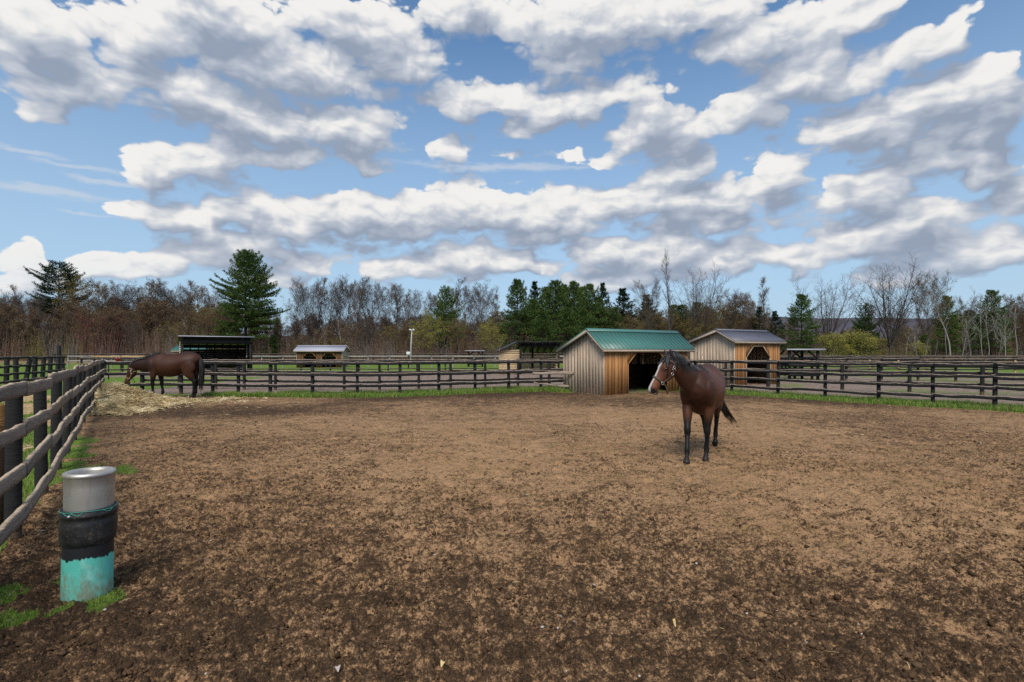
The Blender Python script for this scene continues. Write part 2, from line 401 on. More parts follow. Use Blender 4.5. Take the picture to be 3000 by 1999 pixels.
for _ in range(620):                                   # hoof prints trodden into the soil
    hx = random.uniform(-7, 10); hy = random.uniform(2.3, 13); r = random.uniform(0.055, 0.085)
    s = np.abs(xs - hx) + np.abs(ys - hy) < 0.35
    q = np.hypot(xs[s] - hx, (ys[s] - hy) * 0.9) / r
    sub_ = random.random() < 0.45
    if sub_: wet[s] -= 0.42 * sstep(1.5, 0.7, q); hgt[s] *= 1 - 0.8 * sstep(1.4, 0.8, q)
    hgt[s] += -0.030 * sstep(1.1, 0.6, q) + 0.012 * np.exp(-((q - 1.35) / 0.28) ** 2)
zz = mound_z(xs, ys) + hgt * dirt * np.where(pin, 1, 0.5) * (0.35 + 0.65 * sstep(14, 6, ys)) + (1 - dirt) * (c2 - 0.5) * 0.03
zz = np.where(ys > 60, 0, zz)
# far terrain rises a little under the woods
nr, nc = len(Yr), len(U)
idx = np.arange(nr * nc).reshape(nr, nc)
quads = np.stack([idx[:-1, :-1], idx[1:, :-1], idx[1:, 1:], idx[:-1, 1:]], -1).reshape(-1, 4)[:, ::-1]
y0 = Yr[-1]
V = np.c_[xs, ys, zz]
# the sheet carries on around and behind the camera
b0 = len(V); ext = np.array([(-6000, y0, -0.02), (6000, y0, -0.02), (6000, -3000, -0.02), (-6000, -3000, -0.02)], dtype=np.float32)
V = np.r_[V, ext]
fr = np.array([[b0 + 3, b0 + 2, b0 + 1, b0]])
e1 = np.ones(4)
side = np.array([(-2.6 * Yr[0], Yr[0], 0), (-2.6 * y0, y0, -0.02), (-14000, y0, -0.02), (2.6 * Yr[0], Yr[0], 0), (2.6 * y0, y0, -0.02), (14000, y0, -0.02)], dtype=np.float32)
b1 = len(V); V = np.r_[V, side]
tri = np.array([[b1, b1 + 2, b1 + 1], [b1 + 3, b1 + 4, b1 + 5]])
ex = len(V) - len(xs)
pad = lambda a, v: np.r_[a, np.full(ex, v)]
dr = pad(dirt, 0.0); dr[b0:b0 + 4] = 1.0
me = mesh_np('ground', V, [quads, fr, tri], {'dirt': dr, 'straw': pad(straw, 0), 'dry': np.r_[dry, np.zeros(4), np.ones(6)], 'wet': pad(wet, 0.5), 'clod': pad(clod, 0.3), 'pad_in': pad(pin.astype(float), 1.0)}, smooth=True)

def m_ground(k, b):
    o = k.obj(); X = k.xyz(o); o2 = k.cxyz(X[0], X[1], 0.0)
    wet = k.attr('wet'); clod = k.attr('clod'); dirt = k.attr('dirt')
    nA = k.noise(o2, 3.2, 8, 0.62); nB = k.noise(o, 22, 7, 0.66); nC = k.noise(o2, 0.6, 4, 0.5); nD = k.noise(o, 70, 3, 0.6)
    nE = k.noise(o, 9.0, 6, 0.7)
    tan = k.mix(k.sm(nC, 0.35, 0.65), (0.365, 0.226, 0.120), (0.340, 0.200, 0.107))
    tan = k.mix(k.m('MULTIPLY', k.sm(k.m('ADD', nA, k.m('MULTIPLY', nC, 0.6)), 0.75, 1.0), 0.5), tan, (0.25, 0.18, 0.072))
    tan = k.mix(k.m('MULTIPLY', k.sm(nB, 0.55, 0.75), 0.5), tan, (0.44, 0.30, 0.18))
    mid = k.mix(nB, (0.190, 0.112, 0.058), (0.110, 0.064, 0.035))
    dark = k.mix(k.sm(nD, 0.4, 0.7), (0.028, 0.018, 0.011), (0.092, 0.055, 0.030))  # dark soil, its blackest specks painted in as crevice shade
    s = k.m('MULTIPLY_ADD', k.m('SUBTRACT', nB, 0.5), 3.0, k.m('MULTIPLY_ADD', k.m('SUBTRACT', nA, 0.5), 1.3, wet))
    s = k.m('MULTIPLY_ADD', k.m('SUBTRACT', clod, 0.45), 0.30, s)
    s = k.m('MULTIPLY_ADD', k.m('SUBTRACT', nE, 0.5), 1.6, s)
    s = k.m('MULTIPLY_ADD', k.m('SUBTRACT', nD, 0.5), 2.4, s)
    c = k.mix(k.sm(s, 0.18, 0.62), tan, mid)
    c = k.mix(k.sm(s, 0.54, 0.98), c, dark)
    grey = k.mix(k.sm(s, 0.25, 0.75), (0.26, 0.20, 0.165), (0.12, 0.085, 0.065))          # the next yard's paler, greyer soil
    c = k.mix(k.attr('pad_in'), grey, c)
    st = k.mix(k.sm(nB, 0.3, 0.7), (0.46, 0.33, 0.16), (0.26, 0.17, 0.075))
    c = k.mix(k.m('MULTIPLY', k.sm(k.m('ADD', k.attr('straw'), k.m('MULTIPLY', k.m('SUBTRACT', nB, 0.5), 0.9)), 0.35, 0.75), 0.9), c, st)
    gr = k.mix(k.sm(nA, 0.3, 0.7), (0.075, 0.145, 0.016), (0.150, 0.210, 0.038))
    gr = k.mix(k.m('MULTIPLY', k.sm(nB, 0.5, 0.8), 0.5), gr, (0.20, 0.19, 0.075))
    gs = k.mix(k.m('MULTIPLY', k.sm(k.m('ADD', k.attr('straw'), k.m('MULTIPLY', k.m('SUBTRACT', nB, 0.5), 1.0)), 0.3, 0.8), 0.92), gr, (0.43, 0.29, 0.15))
    gs = k.mix(k.attr('dry'), gs, k.mix(nA, (0.26, 0.18, 0.09), (0.14, 0.10, 0.055)))
    c = k.mix(k.sm(k.m('ADD', dirt, k.m('MULTIPLY', k.m('SUBTRACT', nB, 0.5), 0.5)), 0.3, 0.6), gs, c)
    bump(k, b, k.m('MULTIPLY_ADD', nD, 0.25, k.m('ADD', nB, k.m('MULTIPLY', nE, 0.8))), 0.035, 0.9)
    return c
MAT_GROUND = material('soil_and_turf', m_ground, 0.95, 0.12)
tag(link('ground', me, None, MAT_GROUND), 'trodden brown paddock soil edged by green turf', kind='structure')
def gz(x, y):
    x = np.atleast_1d(np.asarray(x, float)); y = np.atleast_1d(np.asarray(y, float)); return mound_z(x, y)

# ---------------------------------------------------------------- grass blades, straw, clods (nobody could count them)
def blades(pts, h, w, lean=0.5, rng=RNG):
    n = len(pts); a = rng.uniform(0, 2 * np.pi, n); l = rng.uniform(0.1, lean, n) * h; la = rng.uniform(0, 2 * np.pi, n)
    dx, dy = np.cos(a) * w / 2, np.sin(a) * w / 2
    V = np.zeros((n, 5, 3))
    for i, (sx, t) in enumerate(((-1, 0), (1, 0), (-.7, .55), (.7, .55), (0, 1))):
        V[:, i, 0] = pts[:, 0] + dx * sx + np.cos(la) * l * t * t; V[:, i, 1] = pts[:, 1] + dy * sx + np.sin(la) * l * t * t
        V[:, i, 2] = pts[:, 2] - 0.005 + h * t
    b = (np.arange(n) * 5)[:, None]
    return V.reshape(-1, 3), [b + np.array([[0, 1, 3, 2]]), b + np.array([[2, 3, 4]])], np.repeat(rng.uniform(0, 1, n), 5)
def m_grass(k, b):
    r = k.attr('rnd')
    c = k.mix(k.sm(r, 0, 0.6), (0.055, 0.120, 0.012), (0.140, 0.235, 0.028))
    c = k.mix(k.sm(r, 0.70, 0.95), c, (0.27, 0.23, 0.095))
    b.inputs['Subsurface Weight'].default_value = 0.0
    return c
MAT_GRASS = material('grass_blades', m_grass, 0.6, 0.25)
def scatter(n, x0, x1, y0, y1, keep, fan=True):
    t = RNG.uniform(0, 1, n); u = RNG.uniform(0, 1, n)
    y = 1.0 / (1 / y1 + t * (1 / y0 - 1 / y1)) if fan else y0 + t * (y1 - y0)     # more of them close by, where each one shows
    x = x0 + u * (x1 - x0)
    k_ = keep(x, y); return x[k_], y[k_]
def turf(name, label, n, box, keep, hmin, hmax, wmul=1.0):
    x, y = scatter(n, *box, keep)
    h = RNG.uniform(hmin, hmax, len(x)) * (0.55 + 0.9 * fbm(x * 1.5, y * 1.5, 2, 33)); w = np.maximum(0.006, 0.0010 * y) * wmul
    V, F, r = blades(np.c_[x, y, mound_z(x, y)], h, w, 0.8)
    tag(link(name, mesh_np(name, V, F, {'rnd': r}), None, MAT_GRASS), label, kind='stuff')
def near_line(pts, lo, hi):
    return lambda x, y: (seg_dist(x, y, pts) < hi) & (zones(x, y)[1] < 0.45)
turf('grass', 'bright green grass strip along the foot of the far fence', 150000, (-12.5, 2.6, 19.2, 25.8), near_line(F2, 0, 1.45), 0.07, 0.20, 0.8)
turf('grass', 'bright green grass strip along the foot of the fence beyond the walking horse', 110000, (7.5, 18.0, 12.6, 25.0), near_line(F3, 0, 1.4), 0.07, 0.20, 0.8)
def kp(x, y):
    p_, d_, s_, _, _ = zones(x, y); return (~p_) & (x < -0.801 * y + 0.6) & (x > -1.35 * y) & (s_ + RNG.uniform(0, 0.6, len(x)) < 0.75)
turf('grass', 'green pasture grass seen between the rails of the near fence', 170000, (-26, -4.2, 4.0, 21), kp, 0.03, 0.10)
def kq(x, y):
    p_, d_, s_, _, _ = zones(x, y); return p_ & (d_ < 0.5) & (x < -1.2) & (seg_dist(x, y, F2) > 1.6) & (hay_h(x, y) < 0.05) & (x > -1.2 * y - 0.4)
turf('grass', 'sparse low grass tufts around the foot of the post waterer', 300000, (-9, -1.9, 2.6, 9), kq, 0.010, 0.042, 0.75)

def ribbons(pts, L, w, rng=RNG, tilt=0.35, curl=0.25):
    n = len(pts); a = rng.uniform(0, 2 * np.pi, n); t = rng.normal(0, tilt, n); c = rng.normal(0, curl, n)
    V = np.zeros((n, 6, 3)); roll = rng.uniform(0, np.pi, n)
    for i, (s, e) in enumerate(((-.5, -1), (-.5, 1), (0, -1), (0, 1), (.5, -1), (.5, 1))):
        an = a + c * s * 2
        V[:, i, 0] = pts[:, 0] + np.cos(an) * L * s * np.cos(t) - np.sin(a) * w * e / 2 * np.cos(roll)
        V[:, i, 1] = pts[:, 1] + np.sin(an) * L * s * np.cos(t) + np.cos(a) * w * e / 2 * np.cos(roll)
        V[:, i, 2] = pts[:, 2] + np.sin(t) * L * s + np.sin(roll) * w * e / 2 - np.abs(s) * L * 0.12
    b = (np.arange(n) * 6)[:, None]
    return V.reshape(-1, 3), [np.concatenate([b + np.array([[0, 1, 3, 2]]), b + np.array([[2, 3, 5, 4]])])], np.repeat(rng.uniform(0, 1, n), 6)
def m_straw(k, b):
    r = k.attr('rnd')
    c = k.mix(k.sm(r, 0.0, 0.5), (0.17, 0.115, 0.055), (0.46, 0.35, 0.175))
    return k.mix(k.sm(r, 0.55, 1.0), c, (0.72, 0.62, 0.40))
MAT_STRAW = material('straw', m_straw, 0.75, 0.2)
# hay heap by the far corner: a mound covered in loose stalks
gx, gy = np.meshgrid(np.linspace(-17.2, -6.8, 150), np.linspace(13.2, 20.9, 120))
hh = hay_h(gx, gy); rough = (fbm(gx * 2.6, gy * 2.6, 4, 141) - 0.5) * 0.34 * sstep(0.03, 0.25, hh)
q = np.c_[gx.ravel(), gy.ravel(), (hh + rough - 0.055).ravel() + mound_z(gx.ravel(), gy.ravel())]
ii = np.arange(gx.size).reshape(gx.shape); qd = np.stack([ii[:-1, :-1], ii[:-1, 1:], ii[1:, 1:], ii[1:, :-1]], -1).reshape(-1, 4)
okf = ((hh + rough).ravel()[qd] > 0.07).all(1) & inside(q[:, 0], q[:, 1], PADDOCK)[qd].all(1)
qd = qd[okf]; used = np.unique(qd); rm = np.full(len(q), -1); rm[used] = np.arange(len(used))
hp = tag(link('hay_pile', mesh_np('hay_pile', q[used], [rm[qd]], {'rnd': np.clip(fbm(q[used, 0] * 7, q[used, 1] * 7, 4, 9) * 1.6 - 0.45, 0, 1)}, True), None, MAT_STRAW),
         'loose heap of pale yellow hay spread in the fence corner under the grazing horse', 'hay pile')
n = 30000; x = RNG.uniform(-17, -7, n); y = RNG.uniform(13.4, 20.6, n); hq = hay_h(x, y)
kk = (RNG.uniform(0, 1, n) < np.clip((hq - 0.015) * 4 * (0.35 + 1.3 * fbm(x * 1.6, y * 1.6, 3, 222)), 0.0, 1)) & (hq > 0.012) & inside(x, y, PADDOCK); x, y, hq = x[kk], y[kk], hq[kk]
z = hq + (fbm(x * 2.6, y * 2.6, 4, 141) - 0.5) * 0.34 * sstep(0.03, 0.25, hq) - 0.03 + RNG.uniform(0, 0.05, len(x)) * np.clip(hq * 8, 0.3, 1) + mound_z(x, y)
V, F, r = ribbons(np.c_[x, y, np.maximum(z, 0.008)], RNG.uniform(0.12, 0.38, len(x)), RNG.uniform(0.006, 0.016, len(x)))
r = np.clip(r * 0.55 + np.repeat(fbm(x * 2.2, y * 2.2, 4, 321) - 0.5, 6) * 1.7 + 0.25, 0, 1)
tag(link('loose_stalks', mesh_np('loose_stalks', V, F, {'rnd': r}), hp, MAT_STRAW), kind='stuff')
# stalks trodden about the soil and lying beyond the near fence
def ks(x, y): return zones(x, y)[2] > RNG.uniform(0.25, 1.2, len(x))
x, y = scatter(26000, -24, -4, 8, 21, ks); V1, F1_, r1 = ribbons(np.c_[x, y, mound_z(x, y) + 0.012], RNG.uniform(0.08, 0.25, len(x)), RNG.uniform(0.005, 0.012, len(x)), tilt=0.12)
def ks2(x, y): return inside(x, y, PADDOCK) & (np.abs(x) < 1.25 * y) & (hay_h(x, y) < 0.03)
x, y = scatter(600, -12, 14, 2.4, 18, ks2); V2, F2_, r2 = ribbons(np.c_[x, y, mound_z(x, y) + 0.022], RNG.uniform(0.03, 0.11, len(x)), np.maximum(0.0022, 0.0005 * y), tilt=0.1)
b = len(V1)
tag(link('scattered_straw', mesh_np('scattered_straw', np.r_[V1, V2], [F1_[0], F2_[0] + b], {'rnd': np.r_[r1, r2]}), None, MAT_STRAW), 'thin stalks of straw scattered on the ground', kind='stuff')
# clods of turned soil
bm = [(0, 0, 1), (1, 0, 0), (0, 1, 0), (-1, 0, 0), (0, -1, 0), (0, 0, -1)]
tr = [(0, 1, 2), (0, 2, 3), (0, 3, 4), (0, 4, 1), (5, 2, 1), (5, 3, 2), (5, 4, 3), (5, 1, 4)]
vv = [Vector(v) for v in bm]; t2 = []; cache = {}
def midp(a, b_):
    q_ = (min(a, b_), max(a, b_))
    if q_ not in cache: vv.append(((vv[a] + vv[b_]) / 2).normalized()); cache[q_] = len(vv) - 1
    return cache[q_]
for a, b_, c in tr:
    ab, bc, ca = midp(a, b_), midp(b_, c), midp(c, a); t2 += [(a, ab, ca), (ab, b_, bc), (ca, bc, c), (ab, bc, ca)]
LB = np.array([tuple(v) for v in vv]); LT = np.array(t2)
def lumps(name, label, x, y, r, mat, flat=0.7, lift=0.3, seed=5):
    n = len(x); rg = np.random.default_rng(seed)
    s = r[:, None, None] * (LB[None] * rg.uniform(0.55, 1.3, (n, len(LB), 1))) * np.stack([rg.uniform(.7, 1.4, n), rg.uniform(.7, 1.4, n), np.full(n, flat)], -1)[:, None, :]
    V = s + np.c_[x, y, mound_z(x, y) + r * lift][:, None, :]
    T = (np.arange(n) * len(LB))[:, None, None] + LT[None]
    return tag(link(name, mesh_np(name, V.reshape(-1, 3), [T.reshape(-1, 3)], {'rnd': np.repeat(rg.uniform(0, 1, n), len(LB))}), None, mat), label, kind='stuff')
def m_clod(k, b):
    r = k.attr('rnd'); nz = k.noise(k.obj(), 60, 4, 0.6)
    c = k.mix(k.sm(r, 0, 1), (0.036, 0.022, 0.013), (0.130, 0.078, 0.044)); c = k.mix(k.m('MULTIPLY', nz, 0.6), c, (0.070, 0.042, 0.024))
    bump(k, b, nz, 0.01, 0.8); return c
def kc(x, y):
    w_ = zones(x, y); c_ = fbm(x * 5, y * 5, 3, 61) * 0.45 + fbm(x * 1.3, y * 1.3, 3, 91) * 0.55
    return w_[0] & (w_[1] > 0.6) & (c_ + (w_[4] - 0.5) * 0.32 + RNG.normal(0, 0.05, len(x)) > 0.515) & (np.abs(x) < 1.2 * y)
x, y = scatter(240000, -11, 12, 2.3, 15, kc)
lumps('soil_clods', 'dark crumbled clods of soil on the paddock', x, y, np.clip(RNG.lognormal(-4.95, 0.5, len(x)), 0.003, 0.028), material('clods', m_clod, 0.95, 0.1))
def m_peb(k, b):
    r = k.attr('rnd'); return k.mix(k.sm(r, 0.2, 0.9), (0.20, 0.15, 0.11), (0.46, 0.43, 0.39))
x, y = scatter(900, -9, 10, 2.3, 14, ks2)
lumps('pebbles', 'small pale stones lying in the soil', x, y, np.clip(RNG.lognormal(-5.0, 0.4, len(x)), 0.003, 0.014), material('pebbles', m_peb, 0.7, 0.3), 0.6, 0.8)
# a few dry leaves and a scrap of paper
def m_leaf(k, b): return k.mix(k.attr('rnd'), (0.42, 0.27, 0.10), (0.60, 0.44, 0.20))
ML = material('dry_leaf', m_leaf, 0.7, 0.2)
def leaf(px, py_, L, label, mat, cat='leaf', name='dry_leaf', group=None):
    X_, Y_ = G(px, py_); a = random.uniform(0, 6.28); vs = []; n_ = 7
    for i in range(n_ + 1):
        t = i / n_; w = L * 0.33 * math.sin(math.pi * min(1, t * 0.95 + 0.03)) ** 0.8
        for s in (-1, 0, 1): vs.append((X_ + math.cos(a) * L * (t - .5) - math.sin(a) * w * s, Y_ + math.sin(a) * L * (t - .5) + math.cos(a) * w * s, float(gz(X_, Y_)[0]) + 0.045 + 0.35 * w * abs(s) + 0.02 * math.sin(t * 5)))
    fs = [(i * 3 + j, i * 3 + j + 1, i * 3 + j + 4, i * 3 + j + 3) for i in range(n_) for j in (0, 1)]
    m_ = MB(); m_.add(vs, fs, random.random()); o = m_.build(name, mat, None, True); tag(o, label, cat, group); return o
leaf(1302, 1973, 0.058, 'curled tan dry leaf lying on dark soil', ML)
leaf(1975, 1845, 0.03, 'small yellow dry leaf on the soil', ML)
MP = material('scrap', lambda k, b: k.mix(k.noise(k.obj(), 40, 3), (0.34, 0.28, 0.25), (0.46, 0.40, 0.37)), 0.8, 0.2)
leaf(988, 1988, 0.055, 'crumpled whitish scrap of paper on the soil', MP, 'scrap paper', 'paper_scrap')
# ---------------------------------------------------------------- timber materials
def m_fence(face, worn, amt, face2=None):
    def fn(k, b):
        o = k.obj(); n1 = k.noise(k.scl(o, (2.5, 2.5, 14)), 2.2, 6, 0.65); n2 = k.noise(o, 9, 6, 0.7); n3 = k.noise(k.scl(o, (1, 1, 3)), 30, 4, 0.7)
        r = k.attr('rnd')
        c = k.mix(n1, face, face2 or face); c = k.mix(k.m('MULTIPLY', k.sm(n3, 0.5, 0.8), 0.5), c, k.scl(c, (0.45, 0.45, 0.45)))
        c = k.mix(k.m('MULTIPLY', k.sm(r, 0.45, 1.0), 0.55), c, k.scl(c, (1.9, 1.75, 1.6)))
        w = k.m('ADD', k.attr('wear'), k.m('MULTIPLY', k.m('SUBTRACT', n2, 0.5), 1.5))
        wc = k.mix(n1, worn, k.mix(0.5, worn, face))
        c = k.mix(k.m('MULTIPLY', k.sm(w, 0.48, 0.78), amt), c, wc)
        gr = k.noise(k.scl(o, (1.2, 1.2, 30)), 3.0, 5, 0.7); c = k.mix(k.m('MULTIPLY', k.sm(gr, 0.48, 0.66), 0.7), c, k.scl(c, (0.42, 0.42, 0.43)))
        bump(k, b, k.m('ADD', n3, k.m('ADD', n1, gr)), 0.012, 0.8)
        return c
    return fn
M_NEAR = material('weathered_rail', m_fence((0.175, 0.146, 0.122), (0.52, 0.40, 0.28), 0.95, (0.34, 0.28, 0.23)), 0.85, 0.15)
M_PALER_RAIL = material('bare_tan_rail', m_fence((0.36, 0.27, 0.18), (0.46, 0.35, 0.24), 0.6, (0.28, 0.21, 0.15)), 0.85, 0.15)
M_BLACK = material('black_stained_rail', m_fence((0.012, 0.012, 0.013), (0.40, 0.31, 0.24), 0.95, (0.030, 0.029, 0.029)), 0.75, 0.25)
M_POST = material('black_stained_post', m_fence((0.010, 0.010, 0.011), (0.20, 0.13, 0.07), 0.8, (0.026, 0.025, 0.024)), 0.8, 0.25)
M_GREYF = material('bare_grey_rail', m_fence((0.22, 0.205, 0.19), (0.36, 0.32, 0.27), 0.7, (0.32, 0.30, 0.28)), 0.85, 0.15)
M_TAN = material('new_pine_rail', m_fence((0.50, 0.32, 0.14), (0.55, 0.38, 0.2), 0.5, (0.42, 0.27, 0.12)), 0.8, 0.2)
M_ROT = material('rotten_post', m_fence((0.035, 0.022, 0.015), (0.26, 0.14, 0.05), 0.8, (0.05, 0.03, 0.018)), 0.9, 0.1)

def board(mb, p0, p1, h, t, seg=10, jag=0.012, wob=0.012, rnd=None, seed=None):
    """a sawn rail from p0 to p1 (bottom edge), chewed along its top"""
    p0 = Vector(p0); p1 = Vector(p1); d = p1 - p0; L = d.length; d = d / L
    n = Vector((d.y, -d.x, 0)).normalized(); rg = random.Random(seed if seed is not None else random.random())
    ph = [rg.uniform(0, 6.28) for _ in range(6)]; vs = []; ws = []
    for i in range(seg + 1):
        s = i / seg
        wv = wob * (math.sin(s * 3.1 + ph[0]) + 0.5 * math.sin(s * 7 + ph[1])); wz = wob * (math.sin(s * 2.6 + ph[2]) + 0.4 * math.sin(s * 9 + ph[3]))
        top = -jag * (rg.random() ** 1.5) * 1.6 - jag * 0.6 * (1 + math.sin(s * 11 + ph[4])); bot = rg.uniform(-0.3, 0.3) * jag
        c = p0 + d * (L * s) + n * wv + Vector((0, 0, wz))
        if i in (0, seg): top *= 0.4
        rows = [bot, h * 0.35, h * 0.72 + top * 0.5, h + top]
        for sd_ in (1, -1):
            for j, z in enumerate(rows if sd_ == 1 else rows[::-1]):
                vs.append(c + n * (sd_ * t / 2) + Vector((0, 0, z)))
                ws.append(((0, 0.05, 0.38, 1.0) if sd_ == 1 else (1.0, 0.38, 0.05, 0.0))[j])
    fs = [(i * 8 + a, i * 8 + (a + 1) % 8, (i + 1) * 8 + (a + 1) % 8, (i + 1) * 8 + a) for i in range(seg) for a in range(8)]
    fs += [tuple(range(7, -1, -1)), tuple(seg * 8 + a for a in range(8))]
    mb.add(vs, fs, rnd, ws); return mb
def post(mb, x, y, h, w=0.13, lean=(0, 0), rnd=None, sink=0.25, sides=6, topw=0.4):
    z0 = float(gz(x, y)[0])
    zs = [-sink, 0.02, 0.12, 0.3, h * 0.6, h - 0.03, h]; r = [w / 2 * 1.05, w / 2 * 1.05, w / 2, w / 2, w / 2 * 0.98, w / 2 * 0.97, w / 2 * 0.85]
    mb.tube([(x + lean[0] * z / h, y + lean[1] * z / h, z0 + z) for z in zs], r, sides, rnd, True, [1, 0.9, 0.55, 0.15, 0.1, 0.25, topw]); return mb

def fence(name, label, pts, hts, bh, mats, ph=1.45, pw=0.13, side=1, group=None, lean=0.0, drop=0.0, jag=0.012, wob=0.012, bt=0.035, seg=10, skip=(), over=0.0, ptop=0.4, posts=True, special=None):
    """posts at pts; hts = heights of the rails' top edges; the rails are nailed to one side of the posts"""
    x0, y0 = pts[0]; root = thing(name, (x0, y0, 0), label, 'fence', group)
    off = Vector((-x0, -y0, 0)); rg = random.Random(len(label) * 7 + len(pts))
    def rel(o): o.location = off
    for i, (x, y) in enumerate(pts):
        if posts:
            m_ = MB(); post(m_, x, y, ph + rg.uniform(-0.04, 0.04), pw * rg.uniform(0.9, 1.1), (rg.uniform(-1, 1) * lean + lean * 0.3, rg.uniform(-1, 1) * lean), topw=ptop); rel(m_.build('post', mats[1], root, False))
    for i in range(len(pts) - 1):
        a = Vector((*pts[i], 0)); b_ = Vector((*pts[i + 1], 0)); d = (b_ - a).normalized(); nn = Vector((d.y, -d.x, 0)) * (side * (pw / 2 + bt / 2 + 0.003))
        za = float(gz(*pts[i])[0]); zb = float(gz(*pts[i + 1])[0])
        for j, h in enumerate(hts):
            if (i, j) in skip: continue
            e = rg.uniform(-1, 1) * drop; f = rg.uniform(-1, 1) * drop
            m_ = MB(); board(m_, a + nn + Vector((0, 0, h - bh + za + e)) - d * (0.02 + over), b_ + nn + Vector((0, 0, h - bh + zb + f)) + d * (0.02 + over) , bh * rg.uniform(0.95, 1.05), bt * rg.uniform(0.85, 1.2) , seg, jag, wob, rg.random(), rg.random())
            rel(m_.build('rail', (special or {}).get((i, j), mats[0]), root, False))
    return root

# near fence down the left side (rails on the paddock side, sagging and chewed)
fence('rail_fence', 'weathered grey four rail fence running from beside the post waterer to the hay corner', F1, (1.48, 1.09, 0.72, 0.33), 0.138, (M_NEAR, M_POST), ph=1.44, pw=0.118, side=1, lean=0.03, drop=0.03, jag=0.009, wob=0.006, bt=0.04, seg=16, ptop=0.7, special={(3, 1): M_PALER_RAIL, (8, 0): M_PALER_RAIL})
# far fence from the hay corner to the teal shed
fence('rail_fence', 'black three rail fence from the hay corner to the teal roofed shed', F2, (1.40, 0.94, 0.49), 0.145, (M_BLACK, M_POST), ph=1.42, pw=0.14, side=1, lean=0.012, drop=0.012, jag=0.010, wob=0.008)
# fence behind the walking horse to the right
fence('rail_fence', 'black four rail fence with chewed pale top edges behind the walking horse', F3, (1.41, 1.04, 0.72, 0.40), 0.125, (M_BLACK, M_POST), ph=1.36, pw=0.13, side=1, lean=0.012, drop=0.018, jag=0.016, wob=0.014)
def line(a, b, n): return [(a[0] + (b[0] - a[0]) * i / n, a[1] + (b[1] - a[1]) * i / n) for i in range(n + 1)]
# second fence across the grassy strip
F4 = [(-17.6, 24.4), (-15.8, 24.3), (-14.0, 24.2), (-12.5, 23.9), (-10.9, 23.6), (-9.1, 23.4), (-7.6, 23.2), (-6.0, 23.2), (-4.3, 23.6), (-2.9, 24.2), (-1.3, 24.9), (0.3, 25.6), (1.9, 26.2), (3.5, 26.8)]
fence('rail_fence', 'second black rail fence standing just behind the one from hay corner to shed', F4, (1.43, 0.93, 0.50), 0.13, (M_BLACK, M_POST), ph=1.36, pw=0.14, side=-1, lean=0.015, drop=0.012, jag=0.008, seg=6)
F5 = [(9.0, 27.2), (10.7, 25.6), (12.3, 24.6), (14.9, 23.1), (17.0, 21.9), (19.0, 20.7), (21.0, 19.4), (23.0, 18.2)]
fence('rail_fence', 'black rail fence beyond the fence behind the walking horse', F5, (1.40, 0.98, 0.52), 0.13, (M_BLACK, M_POST), ph=1.38, pw=0.16, side=-1, lean=0.015, drop=0.015, seg=6)
# fences further off
fence('rail_fence', 'thin black rail fence with pale top edge at the near edge of the green field', line((-33, 43.4), (9.0, 45.5), 17), (1.16, 0.40), 0.11, (M_BLACK, M_POST), ph=1.16, pw=0.14, lean=0.02, drop=0.03, jag=0.02, seg=6)
fence('rail_fence', 'bare grey board fence across the far side of the green field', line((-52, 60.0), (10.5, 61.0), 25), (1.38, 0.85), 0.17, (M_GREYF, M_GREYF), ph=1.34, pw=0.16, drop=0.01, seg=3)
fence('rail_fence', 'far thin black fence along the edge of the woods', line((-75, 84.0), (14, 86.0), 24), (1.58, 1.0), 0.13, (M_BLACK, M_POST), ph=1.62, pw=0.18, drop=0.02, seg=3)
fence('rail_fence', 'black fence stretch with new pale pine top boards beside the far teal shed', line((-38.5, 47.2), (-28.5, 47.0), 4), (1.45, 0.95, 0.50), 0.14, (M_TAN, M_POST), ph=1.5, pw=0.16, seg=3, skip=tuple((i, j) for i in range(4) for j in (1, 2)))
fence('rail_fence', 'black lower rails of the fence behind the grazing horse', line((-37.5, 44.6), (-27.0, 44.4), 5), (1.30, 0.80, 0.35), 0.15, (M_BLACK, M_POST), ph=1.32, pw=0.16, seg=3)
# right side: rows of paddock fences one behind the other
fence('rail_fence', 'long black fence in the middle distance beyond the grey roofed shed', line((15.6, 34.0), (36.0, 28.2), 11), (1.40, 0.95, 0.50), 0.13, (M_BLACK, M_POST), ph=1.4, pw=0.16, lean=0.02, drop=0.02, seg=4)
fence('rail_fence', 'black fence on bare pine posts out in the paddocks beyond the walking horse', line((16.5, 44.0), (50.0, 41.0), 15), (1.42, 0.90, 0.45), 0.13, (M_BLACK, M_TAN), ph=1.3, pw=0.16, lean=0.02, drop=0.02, seg=4)
fence('rail_fence', 'farthest black fence before the reeds and white birch trunks', line((20.5, 56.0), (72.0, 60.0), 18), (1.42, 0.90), 0.15, (M_BLACK, M_POST), ph=1.45, pw=0.18, lean=0.03, drop=0.03, seg=4)
fence('rail_fence', 'grey topped black fence running back beside the flat roofed feeder', line((18.5, 33.5), (26.0, 52.0), 8), (1.38, 0.9, 0.45), 0.13, (M_BLACK, M_POST), ph=1.4, pw=0.16, lean=0.02, drop=0.02, seg=4)
# leaning black fence far to the left, and the tall gate post beyond its end
FL = line((-26.0, 24.6), (-31.2, 35.6), 10)
fence('rail_fence', 'crooked black fence with leaning posts beyond the pasture at far left', FL, (1.52, 1.05, 0.62, 0.22), 0.15, (M_BLACK, M_POST), ph=1.40, pw=0.24, side=1, lean=0.13, drop=0.03, seg=5)
X_, Y_ = (-32.2, 36.4); m_ = MB(); post(m_, X_, Y_, 2.25, 0.24); tag(m_.build('gate_post', M_POST), 'tall black post standing above the crooked fence', 'post')
